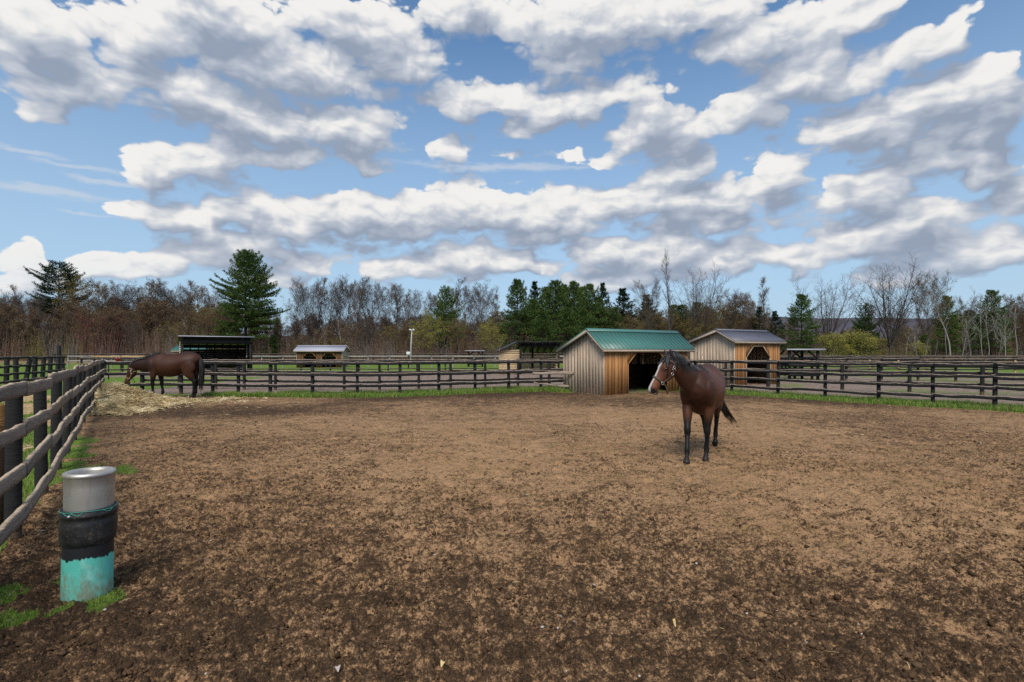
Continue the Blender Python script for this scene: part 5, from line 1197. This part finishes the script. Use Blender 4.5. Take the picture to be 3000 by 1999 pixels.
# wooded ridge far off, distance haze mixed into its blue-grey colour
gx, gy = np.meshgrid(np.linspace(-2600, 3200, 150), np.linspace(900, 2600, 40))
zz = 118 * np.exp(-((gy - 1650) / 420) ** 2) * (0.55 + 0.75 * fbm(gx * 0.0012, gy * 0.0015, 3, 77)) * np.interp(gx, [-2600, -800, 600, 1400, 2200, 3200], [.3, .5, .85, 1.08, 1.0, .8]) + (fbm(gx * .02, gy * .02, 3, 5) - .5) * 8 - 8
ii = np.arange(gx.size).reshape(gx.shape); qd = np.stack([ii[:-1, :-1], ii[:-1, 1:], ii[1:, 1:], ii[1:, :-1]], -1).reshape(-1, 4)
M_HILL = material('hazed_woods_ridge', lambda k, b: k.mix(k.noise(k.obj(), 0.012, 8, 0.7), (0.050, 0.050, 0.066), (0.110, 0.105, 0.122)), 1.0, 0.0)
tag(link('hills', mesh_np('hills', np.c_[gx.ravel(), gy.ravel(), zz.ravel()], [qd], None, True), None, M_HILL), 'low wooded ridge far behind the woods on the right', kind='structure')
# ---------------------------------------------------------------- horses
def spline(K, n):
    """Catmull-Rom through rows of K (list of tuples)"""
    K = np.asarray(K, float); m = len(K); P = np.vstack([2 * K[0] - K[1], K, 2 * K[-1] - K[-2]]); out = []
    for i in range(m - 1):
        p0, p1, p2, p3 = P[i], P[i + 1], P[i + 2], P[i + 3]
        for t in np.linspace(0, 1, n, endpoint=False):
            out.append(0.5 * ((2 * p1) + (-p0 + p2) * t + (2 * p0 - 5 * p1 + 4 * p2 - p3) * t * t + (-p0 + 3 * p1 - 3 * p2 + p3) * t ** 3))
    out.append(K[-1]); return np.array(out)
def frames(C, side_hint):
    T = np.gradient(C, axis=0); T /= np.linalg.norm(T, axis=1, keepdims=True)
    S = np.asarray(side_hint, float); S = np.broadcast_to(S, C.shape); S = S - T * (S * T).sum(1, keepdims=True); S /= np.linalg.norm(S, axis=1, keepdims=True)
    return T, S, np.cross(T, S)
def loft(keys, side_hint, n=6, sides=28, egg=0.0, tuck=0.0):
    """keys: (x, y, z, half width, half height); closed tube"""
    Q = spline(keys, n); C = Q[:, :3]; T, S, Up = frames(C, side_hint if np.ndim(side_hint) == 1 else np.array([np.interp(np.linspace(0, 1, len(C)), np.linspace(0, 1, len(side_hint)), np.asarray(side_hint)[:, j]) for j in range(3)]).T)
    an = np.linspace(0, 2 * np.pi, sides, endpoint=False); V = []
    for i in range(len(C)):
        c, s = np.cos(an), np.sin(an); w = Q[i, 3] * (1 - egg * np.clip(s, 0, 1) ** 1.5 - tuck * np.clip(-s, 0, 1) ** 2)
        V.append(C[i] + np.outer(c * w, S[i]) + np.outer(s * Q[i, 4], Up[i]))
    V = np.vstack(V + [C[0] - T[0] * 0.3 * min(Q[0, 3], Q[0, 4]), C[-1] + T[-1] * 0.3 * min(Q[-1, 3], Q[-1, 4])]); m = len(C); F = []
    for i in range(m - 1):
        for k_ in range(sides): F.append((i * sides + k_, i * sides + (k_ + 1) % sides, (i + 1) * sides + (k_ + 1) % sides, (i + 1) * sides + k_))
    for k_ in range(sides): F.append((m * sides, (k_ + 1) % sides, k_)); F.append((m * sides + 1, (m - 1) * sides + k_, (m - 1) * sides + (k_ + 1) % sides))
    return V, F
def remeshed(parts, voxel, iters):
    vs = []; fs = []; b = 0
    for V, F in parts: vs += [tuple(v) for v in V]; fs += [tuple(i + b for i in f) for f in F]; b += len(V)
    me = bpy.data.meshes.new('tmp'); me.from_pydata(vs, [], fs); me.update()
    bm_ = __import__('bmesh').new(); bm_.from_mesh(me); __import__('bmesh').ops.recalc_face_normals(bm_, faces=bm_.faces); bm_.to_mesh(me); bm_.free()
    o = bpy.data.objects.new('tmp', me); COL.objects.link(o)
    r = o.modifiers.new('r', 'REMESH'); r.mode = 'VOXEL'; r.voxel_size = voxel
    s = o.modifiers.new('s', 'SMOOTH'); s.factor = 0.5; s.iterations = iters
    dg = bpy.context.evaluated_depsgraph_get(); ev = o.evaluated_get(dg); out = bpy.data.meshes.new_from_object(ev)
    bpy.data.objects.remove(o); bpy.data.meshes.remove(me)
    out.polygons.foreach_set('use_smooth', np.ones(len(out.polygons), dtype=bool)); return out
def m_coat(k, b):
    col = k.n('ShaderNodeAttribute', attribute_name='coat').outputs['Color']; o = k.obj()
    n = k.noise(o, 5, 5, 0.6); f = k.noise(k.scl(o, (1, 1, 0.35)), 120, 3, 0.6)
    c = k.mix(k.m('MULTIPLY', k.sm(n, 0.35, 0.7), 0.35), col, k.scl(col, (1.5, 1.45, 1.35))); c = k.mix(k.m('MULTIPLY', f, 0.35), c, k.scl(c, (0.55, 0.55, 0.55)))
    k.put(b.inputs['Roughness'], k.lin(n, 0.3, 0.7, 0.46, 0.60)); 
    bump(k, b, k.m('ADD', f, k.m('MULTIPLY', n, 1.2)), 0.004, 0.35)
    return c
M_COAT = material('bay_coat', m_coat, 0.5, 0.22)
M_HAIR = material('black_hair', lambda k, b: k.mix(k.sm(k.attr('rnd'), 0, 1), (0.007, 0.006, 0.006), (0.030, 0.025, 0.022)), 0.45, 0.45)
M_EYE = material('dark_eye', lambda k, b: (0.006, 0.004, 0.003), 0.08, 0.6)
M_LEATH = material('halter_leather', lambda k, b: k.mix(k.noise(k.obj(), 30, 4), (0.045, 0.032, 0.026), (0.11, 0.08, 0.06)), 0.5, 0.4)
M_LEATT = material('halter_tan', lambda k, b: k.mix(k.noise(k.obj(), 30, 4), (0.20, 0.13, 0.075), (0.33, 0.23, 0.14)), 0.55, 0.4)
def _br(k, b):
    b.inputs['Metallic'].default_value = 0.9; return (0.50, 0.48, 0.45)
M_BUCK = material('buckle_metal', _br, 0.28, 0.5)

def horse(label, origin, yaw, scale, poll, neck_side, head_dir, head_up, legs, tail, blaze, white_leg, strap, belly=1.0, mane_side=1.0, stretch=1.0, neck_w=1.0, shade=1.0):
    """local frame: x forward, y to the horse's left, z up; withers about 1.56"""
    root = thing('horse', origin, label, 'horse', None, yaw); root.scale = (scale * stretch, scale, scale)
    parts = []
    trunk = [(-0.83, 0, 1.17, .09, .11), (-0.78, 0, 1.20, .185, .235), (-0.66, 0, 1.225, .255, .305), (-0.48, 0, 1.22, .290 * belly, .325), (-0.26, 0, 1.155, .305 * belly, .350), (-0.02, 0, 1.090, .325 * belly, .392), (0.20, 0, 1.095, .310 * belly, .392), (0.40, 0, 1.155, .265, .375), (0.56, 0, 1.165, .235, .315), (0.68, 0, 1.145, .205, .235), (0.76, 0, 1.125, .13, .14)]
    parts.append(loft(trunk, (0, 1, 0), 6, 32, egg=0.30, tuck=0.12))
    # croup, withers and buttock muscles
    parts.append(loft([(0.62, 0, 1.40, .05, .07), (0.42, 0, 1.43, .075, .115), (0.20, 0, 1.39, .07, .10), (0.0, 0, 1.36, .06, .08)], (0, 1, 0), 5, 16))
    poll = np.array(poll); base = np.array((0.50, 0, 1.21)); hd = np.array(head_dir, float); hd /= np.linalg.norm(hd); hu = np.array(head_up, float); hu -= hd * (hu @ hd); hu /= np.linalg.norm(hu); hs = np.cross(hu, hd)   # hu = forehead side, hs = left
    nk = neck_w; n1 = base * 0.62 + poll * 0.38 + np.array((0.0, 0, -0.01)); n2 = base * 0.26 + poll * 0.74 + np.array((0.01, 0, 0.035)) if poll[2] > 1.3 else base * 0.26 + poll * 0.74 + np.array((0.02, 0, 0.02))
    nd = poll - base; ns = np.cross((0, 0, 1), nd); ns /= np.linalg.norm(ns)
    neck = [(*(base - nd * 0.12), .16, .24), (*base, .165, .285), (*n1, .125 * nk, .215 * nk), (*n2, .095 * nk, .155 * nk), (*(poll - hu * 0.035), .078, .115), (*(poll + hd * 0.06 - hu * 0.045), .07, .09)]
    parts.append(loft(neck, (ns + np.array((0, 1, 0)) * 0.0), 6, 24, egg=0.35))
    HL = 0.60
    def hp_(t, dn=0.0, sd_=0.0): return poll + hd * (HL * t) + hu * dn + hs * sd_
    head = [(*hp_(-0.06, -0.07), .055, .06), (*hp_(0.05, -0.065), .085, .105), (*hp_(0.22, -0.085), .102, .138), (*hp_(0.38, -0.092), .098, .142), (*hp_(0.54, -0.072), .073, .108), (*hp_(0.70, -0.055), .060, .083), (*hp_(0.85, -0.052), .060, .076), (*hp_(0.95, -0.058), .060, .070), (*hp_(1.02, -0.072), .043, .046)]
    parts.append(loft(head, hs, 6, 24, egg=0.12, tuck=0.25))
    parts.append(loft([(*hp_(0.86, -0.135), .03, .02), (*hp_(0.95, -0.135), .036, .024), (*hp_(1.0, -0.125), .025, .018)], hs, 4, 12))                       # lower lip
    for s in (-1, 1):
        parts.append(loft([(*hp_(0.26, -0.13, s * 0.045), .030, .055), (*hp_(0.36, -0.15, s * 0.055), .040, .075), (*hp_(0.48, -0.14, s * 0.045), .025, .05)], hs, 4, 14))       # jowl
        parts.append(loft([(*hp_(0.27, -0.005, s * 0.062), .022, .020), (*hp_(0.33, -0.010, s * 0.076), .030, .024), (*hp_(0.40, -0.02, s * 0.066), .020, .018)], hs, 4, 12))  # brow
        parts.append(loft([(*hp_(0.86, -0.02, s * 0.040), .016, .020), (*hp_(0.93, -0.03, s * 0.046), .020, .026), (*hp_(0.985, -0.05, s * 0.036), .015, .018)], hs, 4, 12))  # nostril wing
        e0 = hp_(0.03, -0.01, s * 0.045); ed = -hd * 0.75 + hu * 0.48 + hs * s * 0.26; ed /= np.linalg.norm(ed)
        parts.append(loft([(*(e0 - ed * 0.02), .026, .022), (*(e0 + ed * 0.05), .034, .022), (*(e0 + ed * 0.10), .027, .017), (*(e0 + ed * 0.155), .008, .007)], hs, 5, 14))       # ears
    hoofs = []
    for (kind, sy, J) in legs:
        J = [np.array(j, float) for j in J]
        if kind == 'f':
            el_, kn, fe, ho = J
            sh = np.array((0.56, sy * 0.17, 1.16)); parts.append(loft([(sh[0], sh[1], sh[2] + .12, .07, .12), (*sh, .10, .17), (*(sh * .45 + el_ * .55 + np.array((0.01, 0, 0.02))), .105, .155), (*el_, .088, .118), (*(el_ * .62 + kn * .38), .076, .092), (*(el_ * .28 + kn * .72), .056, .064), (*(kn + (0, 0, .055)), .053, .056), (*kn, .055, .058), (*(kn - (0, 0, .065)), .043, .047), (*(kn * .5 + fe * .5), .035, .041), (*(fe + (0, 0, .05)), .038, .046), (*fe, .045, .052), (*(fe * .5 + ho * .5 + (0, 0, .035)), .032, .037), (*(ho * .93 + fe * .07 + (0, 0, .06)), .040, .046)], (0, 1, 0), 5, 16))
        else:
            st, hk, fe, ho = J
            hip = np.array((-0.52, sy * 0.15, 1.20)); parts.append(loft([(hip[0], hip[1] * .8, hip[2] + .12, .08, .16), (*hip, .125, .25), (*(hip * .45 + st * .55 + np.array((-0.05, 0, 0.0))), .125, .235), (*(st + np.array((-.05, 0, -.02))), .100, .165), (*(st * .55 + hk * .45 + np.array((-.015, 0, 0))), .078, .118), (*(st * .18 + hk * .82), .052, .074), (*hk, .050, .074), (*(hk * .8 + fe * .2), .042, .055), (*(hk * .45 + fe * .55), .036, .043), (*(fe + (0, 0, .05)), .039, .047), (*fe, .045, .052), (*(fe * .5 + ho * .5 + (0, 0, .03)), .033, .038), (*(ho * .93 + fe * .07 + (0, 0, .06)), .041, .047)], (0, 1, 0), 5, 16))
        d = ho - fe; d[2] = 0; d = d / (np.linalg.norm(d) + 1e-6); tip = ho[2] > 0.03
        a = np.array((0, 0, 1.0)) if not tip else np.array((d[0] * -0.75, d[1] * -0.75, 0.66)); up_ = ho + a * 0.072
        hoofs.append([(*(ho + d * 0.022), .056, .066), (*(ho + d * 0.018 + a * .012), .056, .066), (*(ho + a * .05 + d * .0), .048, .056), (*(up_ - d * .004), .043, .049)])
    parts += [loft(h_, (0, 1, 0), 3, 16) for h_ in hoofs]
    dock = np.array((-0.80, 0, 1.36))
    parts.append(loft([(-0.70, 0, 1.36, .06, .06), (*dock, .045, .05), (*(dock + (np.array(tail[1]) - dock) * 0.35), .03, .03)], (0, 1, 0), 4, 12))
    me = remeshed(parts, 0.0125, 7)
    co = np.empty(len(me.vertices) * 3, dtype=np.float32); me.vertices.foreach_get('co', co); co = co.reshape(-1, 3)
    # coat: bay body, black points, dark muzzle, blaze
    bay = np.array((0.108, 0.038, 0.019)); dk = np.array((0.032, 0.014, 0.009)); blk = np.array((0.0105, 0.0095, 0.0095)); tan_ = np.array((0.135, 0.052, 0.022)); wht = np.array((0.62, 0.58, 0.55))
    nz = fbm(co[:, 0] * 5 + 9, co[:, 2] * 5 + co[:, 1] * 3 + 9, 3, 4)
    c = np.repeat(bay[None], len(co), 0)
    top = sstep(1.25, 1.55, co[:, 2] + (nz - .5) * .2) * sstep(0.5, 0.2, np.abs(co[:, 0] + 0.05)) * 0 ; front = sstep(0.25, 0.60, co[:, 0] + (nz - .5) * .3)
    c = c + (dk * 1.35 - c) * (front * 0.80)[:, None] + (dk - c) * (sstep(1.38, 1.52, co[:, 2] + (nz - .5) * .06) * 0.55)[:, None]  # front: shade over chest and neck painted into the coat
    hrel = co - poll; ht = (hrel @ hd) / HL; hdn = hrel @ hu; hsd = hrel @ hs
    isleg = np.zeros(len(co))
    for (kind, sy, J) in legs:
        kn = np.array(J[1]); lim = (kn[2] + (0.24 if kind == 'f' else 0.16)); P_ = np.array(J, float); dmin = np.full(len(co), 9.0)
        for a, b_ in zip(P_[:-1], P_[1:]):
            e = b_ - a; t = np.clip(((co - a) @ e) / (e @ e), 0, 1); dmin = np.minimum(dmin, np.linalg.norm(co - a - t[:, None] * e, axis=1))
        isleg = np.maximum(isleg, sstep(0.20, 0.12, dmin) * sstep(lim + 0.10, lim - 0.14, co[:, 2] + (nz - .5) * 0.1))
        c = c + (tan_ - c) * (sstep(0.17, 0.11, dmin) * sstep(1.02, 0.82, co[:, 2]) * 0.6)[:, None]
    c = c + (blk - c) * isleg[:, None]
    inhead = (ht > -0.15) & (np.abs(hsd) < 0.16) & (hdn < 0.12) & (hdn > -0.30) & (np.linalg.norm(hrel, axis=1) < 0.8) & (ht > -0.15)
    hc = bay * 0.85 + (tan_ * 1.15 - bay * 0.85) * sstep(0.45, 0.75, ht)[:, None]
    hc = hc + (blk * 1.6 - hc) * (sstep(0.88, 0.98, ht + (nz - .5) * .1))[:, None]; hc = hc + (dk - hc) * (sstep(0.2, 0.0, ht) * .7)[:, None]
    if blaze:
        bw = np.interp(ht, [0.16, 0.24, 0.5, 0.75, 0.97], [0.010, 0.027, 0.020, 0.025, 0.029]); bm_ = sstep(0.008, -0.006, np.abs(hsd - 0.004) - bw + (nz - .5) * .02) * sstep(-0.10, -0.06, hdn + (ht > .8) * 0.04) * sstep(0.15, 0.22, ht) * sstep(1.06, 1.0, ht)
        hc = hc + (wht - hc) * bm_[:, None]
    else: hc = hc + (np.array((0.20, 0.085, 0.05)) - hc) * (sstep(0.86, 0.95, ht) * 0.6)[:, None]
    for s in (-1, 1):
        nv = hp_(0.945, -0.045, s * 0.058); q = np.linalg.norm((co - nv) * 1.0, axis=1); hc = hc + (np.array((0.004, 0.003, 0.003)) - hc) * sstep(0.024, 0.012, q)[:, None]
    c = np.where(inhead[:, None] & (ht > 0.02)[:, None], hc, c)
    ear = (ht < 0.0) & (np.abs(hsd) > 0.02) & (hdn > 0.02) & (np.linalg.norm(hrel, axis=1) < 0.24); c[ear] = dk * 0.9
    if white_leg is not None:
        fe = np.array(white_leg); q = np.linalg.norm((co - fe - (0, 0, 0.02)) * (1, 1, 1), axis=1); c = c + (wht - c) * (sstep(0.105, 0.085, q) * sstep(0.06, 0.08, co[:, 2]))[:, None]
    hf = sstep(0.085, 0.065, co[:, 2]); c = c + (np.array((0.030, 0.024, 0.020)) - c) * hf[:, None]
    c = c * np.array((shade, shade * 0.97, shade * 0.95)); at_ = me.attributes.new('coat', 'FLOAT_COLOR', 'POINT'); at_.data.foreach_set('color', np.c_[c, np.ones(len(c))].astype(np.float32).ravel())
    me.name = 'horse_body'; body = link('body', me, root, M_COAT)
    # eyes
    for s in (-1, 1):
        m_ = MB(); cc = hp_(0.335, -0.032, s * 0.087); n_ = 7; vs = []
        for i in range(n_):
            ph = math.pi * (i + 0.5) / n_
            for j in range(12): th = 2 * math.pi * j / 12; vs.append(cc + hs * (0.019 * math.cos(ph)) + (hd * math.cos(th) * 1.25 + hu * math.sin(th) * 0.9) * 0.019 * math.sin(ph))
        m_.add(vs, [(i * 12 + j, i * 12 + (j + 1) % 12, (i + 1) * 12 + (j + 1) % 12, (i + 1) * 12 + j) for i in range(n_ - 1) for j in range(12)] + [tuple(range(11, -1, -1)), tuple((n_ - 1) * 12 + j for j in range(12))]); m_.build('eye', M_EYE, root, True)
    # mane and forelock: locks of hair from the crest
    rn = np.random.default_rng(5)
    crest = []
    Q = spline(neck, 8); T, S, Up = frames(Q[:, :3], ns)
    for i in range(len(Q)): crest.append(Q[i, :3] + Up[i] * Q[i, 4] * 0.97)
    crest = np.array(crest)[9:]; S2 = S[9:] * mane_side; U2 = Up[9:]; W2 = Q[9:, 3]
    wi = np.array((0.36, 0, 1.545)); crest = np.r_[[wi, wi * .5 + crest[0] * .5], crest]; S2 = np.r_[[S2[0], S2[0]], S2]; U2 = np.r_[[U2[0], U2[0]], U2]; W2 = np.r_[[W2[0] * .8, W2[0]], W2]
    def locks(name, starts, outs, downs, L, w, ripple=0.012, n=7):
        m_ = MB()
        for p0, o_, dn, l, wd in zip(starts, outs, downs, L, w):
            pts = []
            for i in range(n):
                t = i / (n - 1); k_ = 1 - math.exp(-3.2 * t)
                pts.append(p0 + o_ * k_ + dn * (l * t ** 1.25) + np.array((rn.normal(0, ripple), rn.normal(0, ripple), 0)) * t)
            m_.tube(pts, [wd * (0.75 + 0.5 * math.sin(math.pi * min(1, t * 1.1))) * (1 - 0.8 * t ** 3) for t in np.linspace(0, 1, n)], 5, rn.uniform(0, 1))
        return m_
    n = 170; f = np.sort(rn.uniform(0, len(crest) - 1.001, n)); i = f.astype(int); g_ = (f - i)[:, None]
    lerp = lambda A: A[i] * (1 - g_) + A[i + 1] * g_
    cr, s_, u_, w_ = lerp(crest), lerp(S2), lerp(U2), (W2[i] * (1 - g_[:, 0]) + W2[i + 1] * g_[:, 0])
    dn = np.repeat(np.array([[0.05, 0, -1.0]]), n, 0) if poll[2] > 1.2 else -u_ * 0.85 + np.array((0, 0, -0.5)); dn = dn / np.linalg.norm(dn, axis=1, keepdims=True)
    side = np.where(rn.uniform(0, 1, n) < 0.9, 1, -1)[:, None]
    Lm = rn.uniform(0.15, 0.29, n) * np.interp(f / len(crest), [0, .15, .6, 1], [.6, 1, 1, .8]) * (1.0 if poll[2] > 1.2 else 0.45)
    m_ = locks('mane', cr - u_ * 0.02, s_ * side * (w_[:, None] * 0.62 + 0.025) + u_ * 0.022, dn, Lm, rn.uniform(0.009, 0.016, n))
    for a in range(len(crest) - 1): m_.tube([crest[a] - U2[a] * .012, crest[a + 1] - U2[a + 1] * .012], [0.022, 0.022], 6, 0.2)
    m_.build('mane', M_HAIR, root, True)
    n = 26; st = np.array([hp_(rn.uniform(-0.04, 0.08), 0.012, rn.uniform(-.04, .04)) for _ in range(n)])
    locks('forelock', st, np.array([hu * 0.028 + hs * rn.normal(0.012, 0.025) for _ in range(n)]), np.repeat((hd * 0.98 + hu * 0.02)[None], n, 0), rn.uniform(0.10, 0.20, n), rn.uniform(0.006, 0.010, n)).build('forelock', M_HAIR, root, True)
    # tail
    m_ = MB(); TQ = spline([(*p_, 0, 0) for p_ in tail], 6)[:, :3]
    for q in range(150):
        a, rr = rn.uniform(0, 6.28), math.sqrt(rn.uniform(0, 1)); end = rn.uniform(0.72, 1.0); pts = []; nn_ = 12
        for t in np.linspace(0, end, nn_):
            f_ = t * (len(TQ) - 1); i_ = min(int(f_), len(TQ) - 2); c_ = TQ[i_] * (1 - f_ + i_) + TQ[i_ + 1] * (f_ - i_)
            w = np.interp(t, [0, .12, .5, .85, 1], [.030, .045, .080, .085, .06]) * rr * tail_w
            pts.append(c_ + np.array((math.cos(a) * w, math.sin(a) * w * 0.9, 0.4 * math.sin(a * 2) * w)) + rn.normal(0, 0.004, 3))
        m_.tube(pts, [0.0085 * (1 - 0.75 * t ** 2) for t in np.linspace(0, 1, nn_)], 4, rn.uniform(0, 1))
    m_.build('tail', M_HAIR, root, True)
    # halter, following the sections of the head
    HQ = spline(head, 12); HT = ((HQ[:, :3] - poll) @ hd) / HL; Tt, Ss, Uu = frames(HQ[:, :3], hs)
    def ring_at(t, a0, a1, grow=0.006, n_=26, slope=0.0):
        P_ = []
        for a in np.linspace(a0, a1, n_):
            tt = t + slope * math.sin(a); i_ = int(np.argmin(np.abs(HT - tt))); q = HQ[i_]; c_, s_ = math.cos(a), math.sin(a)
            w = q[3] * (1 - .12 * max(0, s_) ** 1.5 - .25 * max(0, -s_) ** 2) + grow
            P_.append(q[:3] + Ss[i_] * (c_ * w) + Uu[i_] * (s_ * (q[4] + grow)))
        return P_
    def strap_mesh(P_, width, th=0.004, axis=None):
        m_ = MB(); P_ = [np.asarray(p_) for p_ in P_]; cen = np.mean(P_, axis=0); vs = []
        for i_, p_ in enumerate(P_):
            t = P_[min(i_ + 1, len(P_) - 1)] - P_[max(i_ - 1, 0)]; t = t / np.linalg.norm(t); o_ = p_ - (poll + hd * ((p_ - poll) @ hd) - hu * 0.07); o_ = o_ - t * (o_ @ t); o_ = o_ / (np.linalg.norm(o_) + 1e-9); w = np.cross(t, o_)
            for sa, sb in ((-1, -1), (1, -1), (1, 1), (-1, 1)): vs.append(p_ + w * sa * width / 2 + o_ * (sb * th + th))
        k_ = len(P_); m_.add(vs, [(i_ * 4 + a, i_ * 4 + (a + 1) % 4, (i_ + 1) * 4 + (a + 1) % 4, (i_ + 1) * 4 + a) for i_ in range(k_ - 1) for a in range(4)] + [(3, 2, 1, 0), tuple((k_ - 1) * 4 + a for a in range(4))]); return m_
    hal = bpy.data.objects.new('halter', None); COL.objects.link(hal); hal.parent = root; hal.empty_display_size = 0.1
    sk = 0.024
    strap_mesh(ring_at(0.66, 0, 2 * math.pi, 0.008, 40), sk).build('noseband', strap, hal)
    strap_mesh(ring_at(0.10, math.pi * 0.5 - 2.0, math.pi * 0.5 + 2.0, 0.010, 30, slope=-0.05), sk).build('crownpiece', strap, hal)
    strap_mesh(ring_at(0.30, math.pi * 1.5 - 1.0, math.pi * 1.5 + 1.0, 0.012, 24, slope=0.10), sk * .85).build('throat_strap', strap, hal)
    bk = MB(); rg_ = MB()
    for s in (-1, 1):
        A_ = [];
        for t in np.linspace(0.66, 0.15, 16):
            an = -0.55 + (0.55 - 0.10) * 0 if t > .5 else -0.55 + (0.5 - t) * 1.2
            i_ = int(np.argmin(np.abs(HT - t))); q = HQ[i_]; c_, s2 = math.cos(an), math.sin(an); w = q[3] * (1 - .25 * max(0, -s2) ** 2) + 0.016
            A_.append(q[:3] + Ss[i_] * (s * c_ * w) + Uu[i_] * (s2 * (q[4] + .012)))
        strap_mesh(A_, sk).build('cheek_strap', strap, hal)
        for pnt, rad in ((A_[0], 0.021), (A_[9], 0.019)):
            rg_.tube([pnt + (hd * math.cos(t) + hu * math.sin(t)) * rad + hs * s * 0.012 for t in np.linspace(0, 2 * math.pi, 17)], [0.0042] * 17, 6)
        p_ = A_[13] + hs * s * 0.014; bk_ = [(-1, -.7), (1, -.7), (1, .7), (-1, .7), (-1, -.7)]
        for (a, b_), (c_, e_) in zip(bk_, bk_[1:]): bk.tube([p_ + hd * a * .030 + hu * b_ * .022, p_ + hd * c_ * .030 + hu * e_ * .022], [0.0042, 0.0042], 6)
    rg_.build('ring', M_BUCK, hal, True); bk.build('buckle', M_BUCK, hal, True)
    chin = hp_(0.64, -0.20); m_ = MB(); m_.tube([hp_(0.62, -0.15), chin, hp_(0.66, -0.24) + np.array((0, 0, -0.02)), hp_(0.66, -0.25) + np.array((0, 0, -0.10))], [0.012, 0.013, 0.012, 0.010], 6); m_.build('lead_snap', M_LEATH, hal, True)
    return root
tail_w = 0.9
def mk(fx, fy): return (fx, fy)
# walking bay mare-like figure in the middle of the paddock, head turned to its right
hA = math.atan2(-0.877, -0.480)
horse('bay horse with white blaze and leather halter walking across the paddock', (3.24, 8.69, 0.015), hA, 1.0,
      (1.18, -0.34, 1.665), -1, None or (0.26, -0.24, -0.52), (0.55, -0.62, 0.56),
      [('f', -1, [(.49, -.165, .90), (.655, -.14, .475), (.765, -.125, .165), (.83, -.12, .0)]),
       ('f', 1, [(.46, .165, .90), (.475, .135, .475), (.445, .12, .165), (.49, .115, .0)]),
       ('h', -1, [(-.36, -.15, .88), (-.66, -.08, .56), (-.60, -.03, .175), (-.54, -.02, .0)]),
       ('h', 1, [(-.42, .17, .88), (-.83, .12, .585), (-.90, .09, .225), (-.865, .085, .055)])],
      [(-0.80, 0, 1.36), (-0.90, 0.04, 1.20), (-1.02, 0.12, 0.92), (-1.20, 0.24, 0.62), (-1.42, 0.38, 0.36)],
      True, (-.60, -.03, .175), M_LEATH, belly=1.08, mane_side=1.0, neck_w=1.05, shade=0.78)
# grazing bay at the hay
tail_w = 1.0
horse('dark bay horse grazing with lowered head at the hay heap', (-13.05, 19.65, 0.03), math.pi + 0.05, 1.13,
      (1.27, 0.0, 1.05), 1, (0.22, 0.0, -0.60), (0.90, 0.0, 0.32),
      [('f', -1, [(.46, -.165, .90), (.40, -.14, .475), (.36, -.125, .165), (.40, -.12, .0)]),
       ('f', 1, [(.48, .165, .90), (.53, .135, .475), (.52, .12, .165), (.57, .115, .0)]),
       ('h', -1, [(-.56, -.17, .86), (-.72, -.12, .55), (-.70, -.10, .175), (-.65, -.10, .0)]),
       ('h', 1, [(-.56, .17, .86), (-.76, .13, .55), (-.75, .12, .175), (-.70, .12, .0)])],
      [(-0.80, 0, 1.37), (-0.90, 0.0, 1.27), (-0.95, 0.0, 0.95), (-0.93, 0.0, 0.55), (-0.92, 0.0, 0.18)],
      False, None, M_LEATT, belly=1.0, mane_side=1.0, stretch=1.05, neck_w=1.25, shade=0.44)
scene.cycles.use_denoising = False
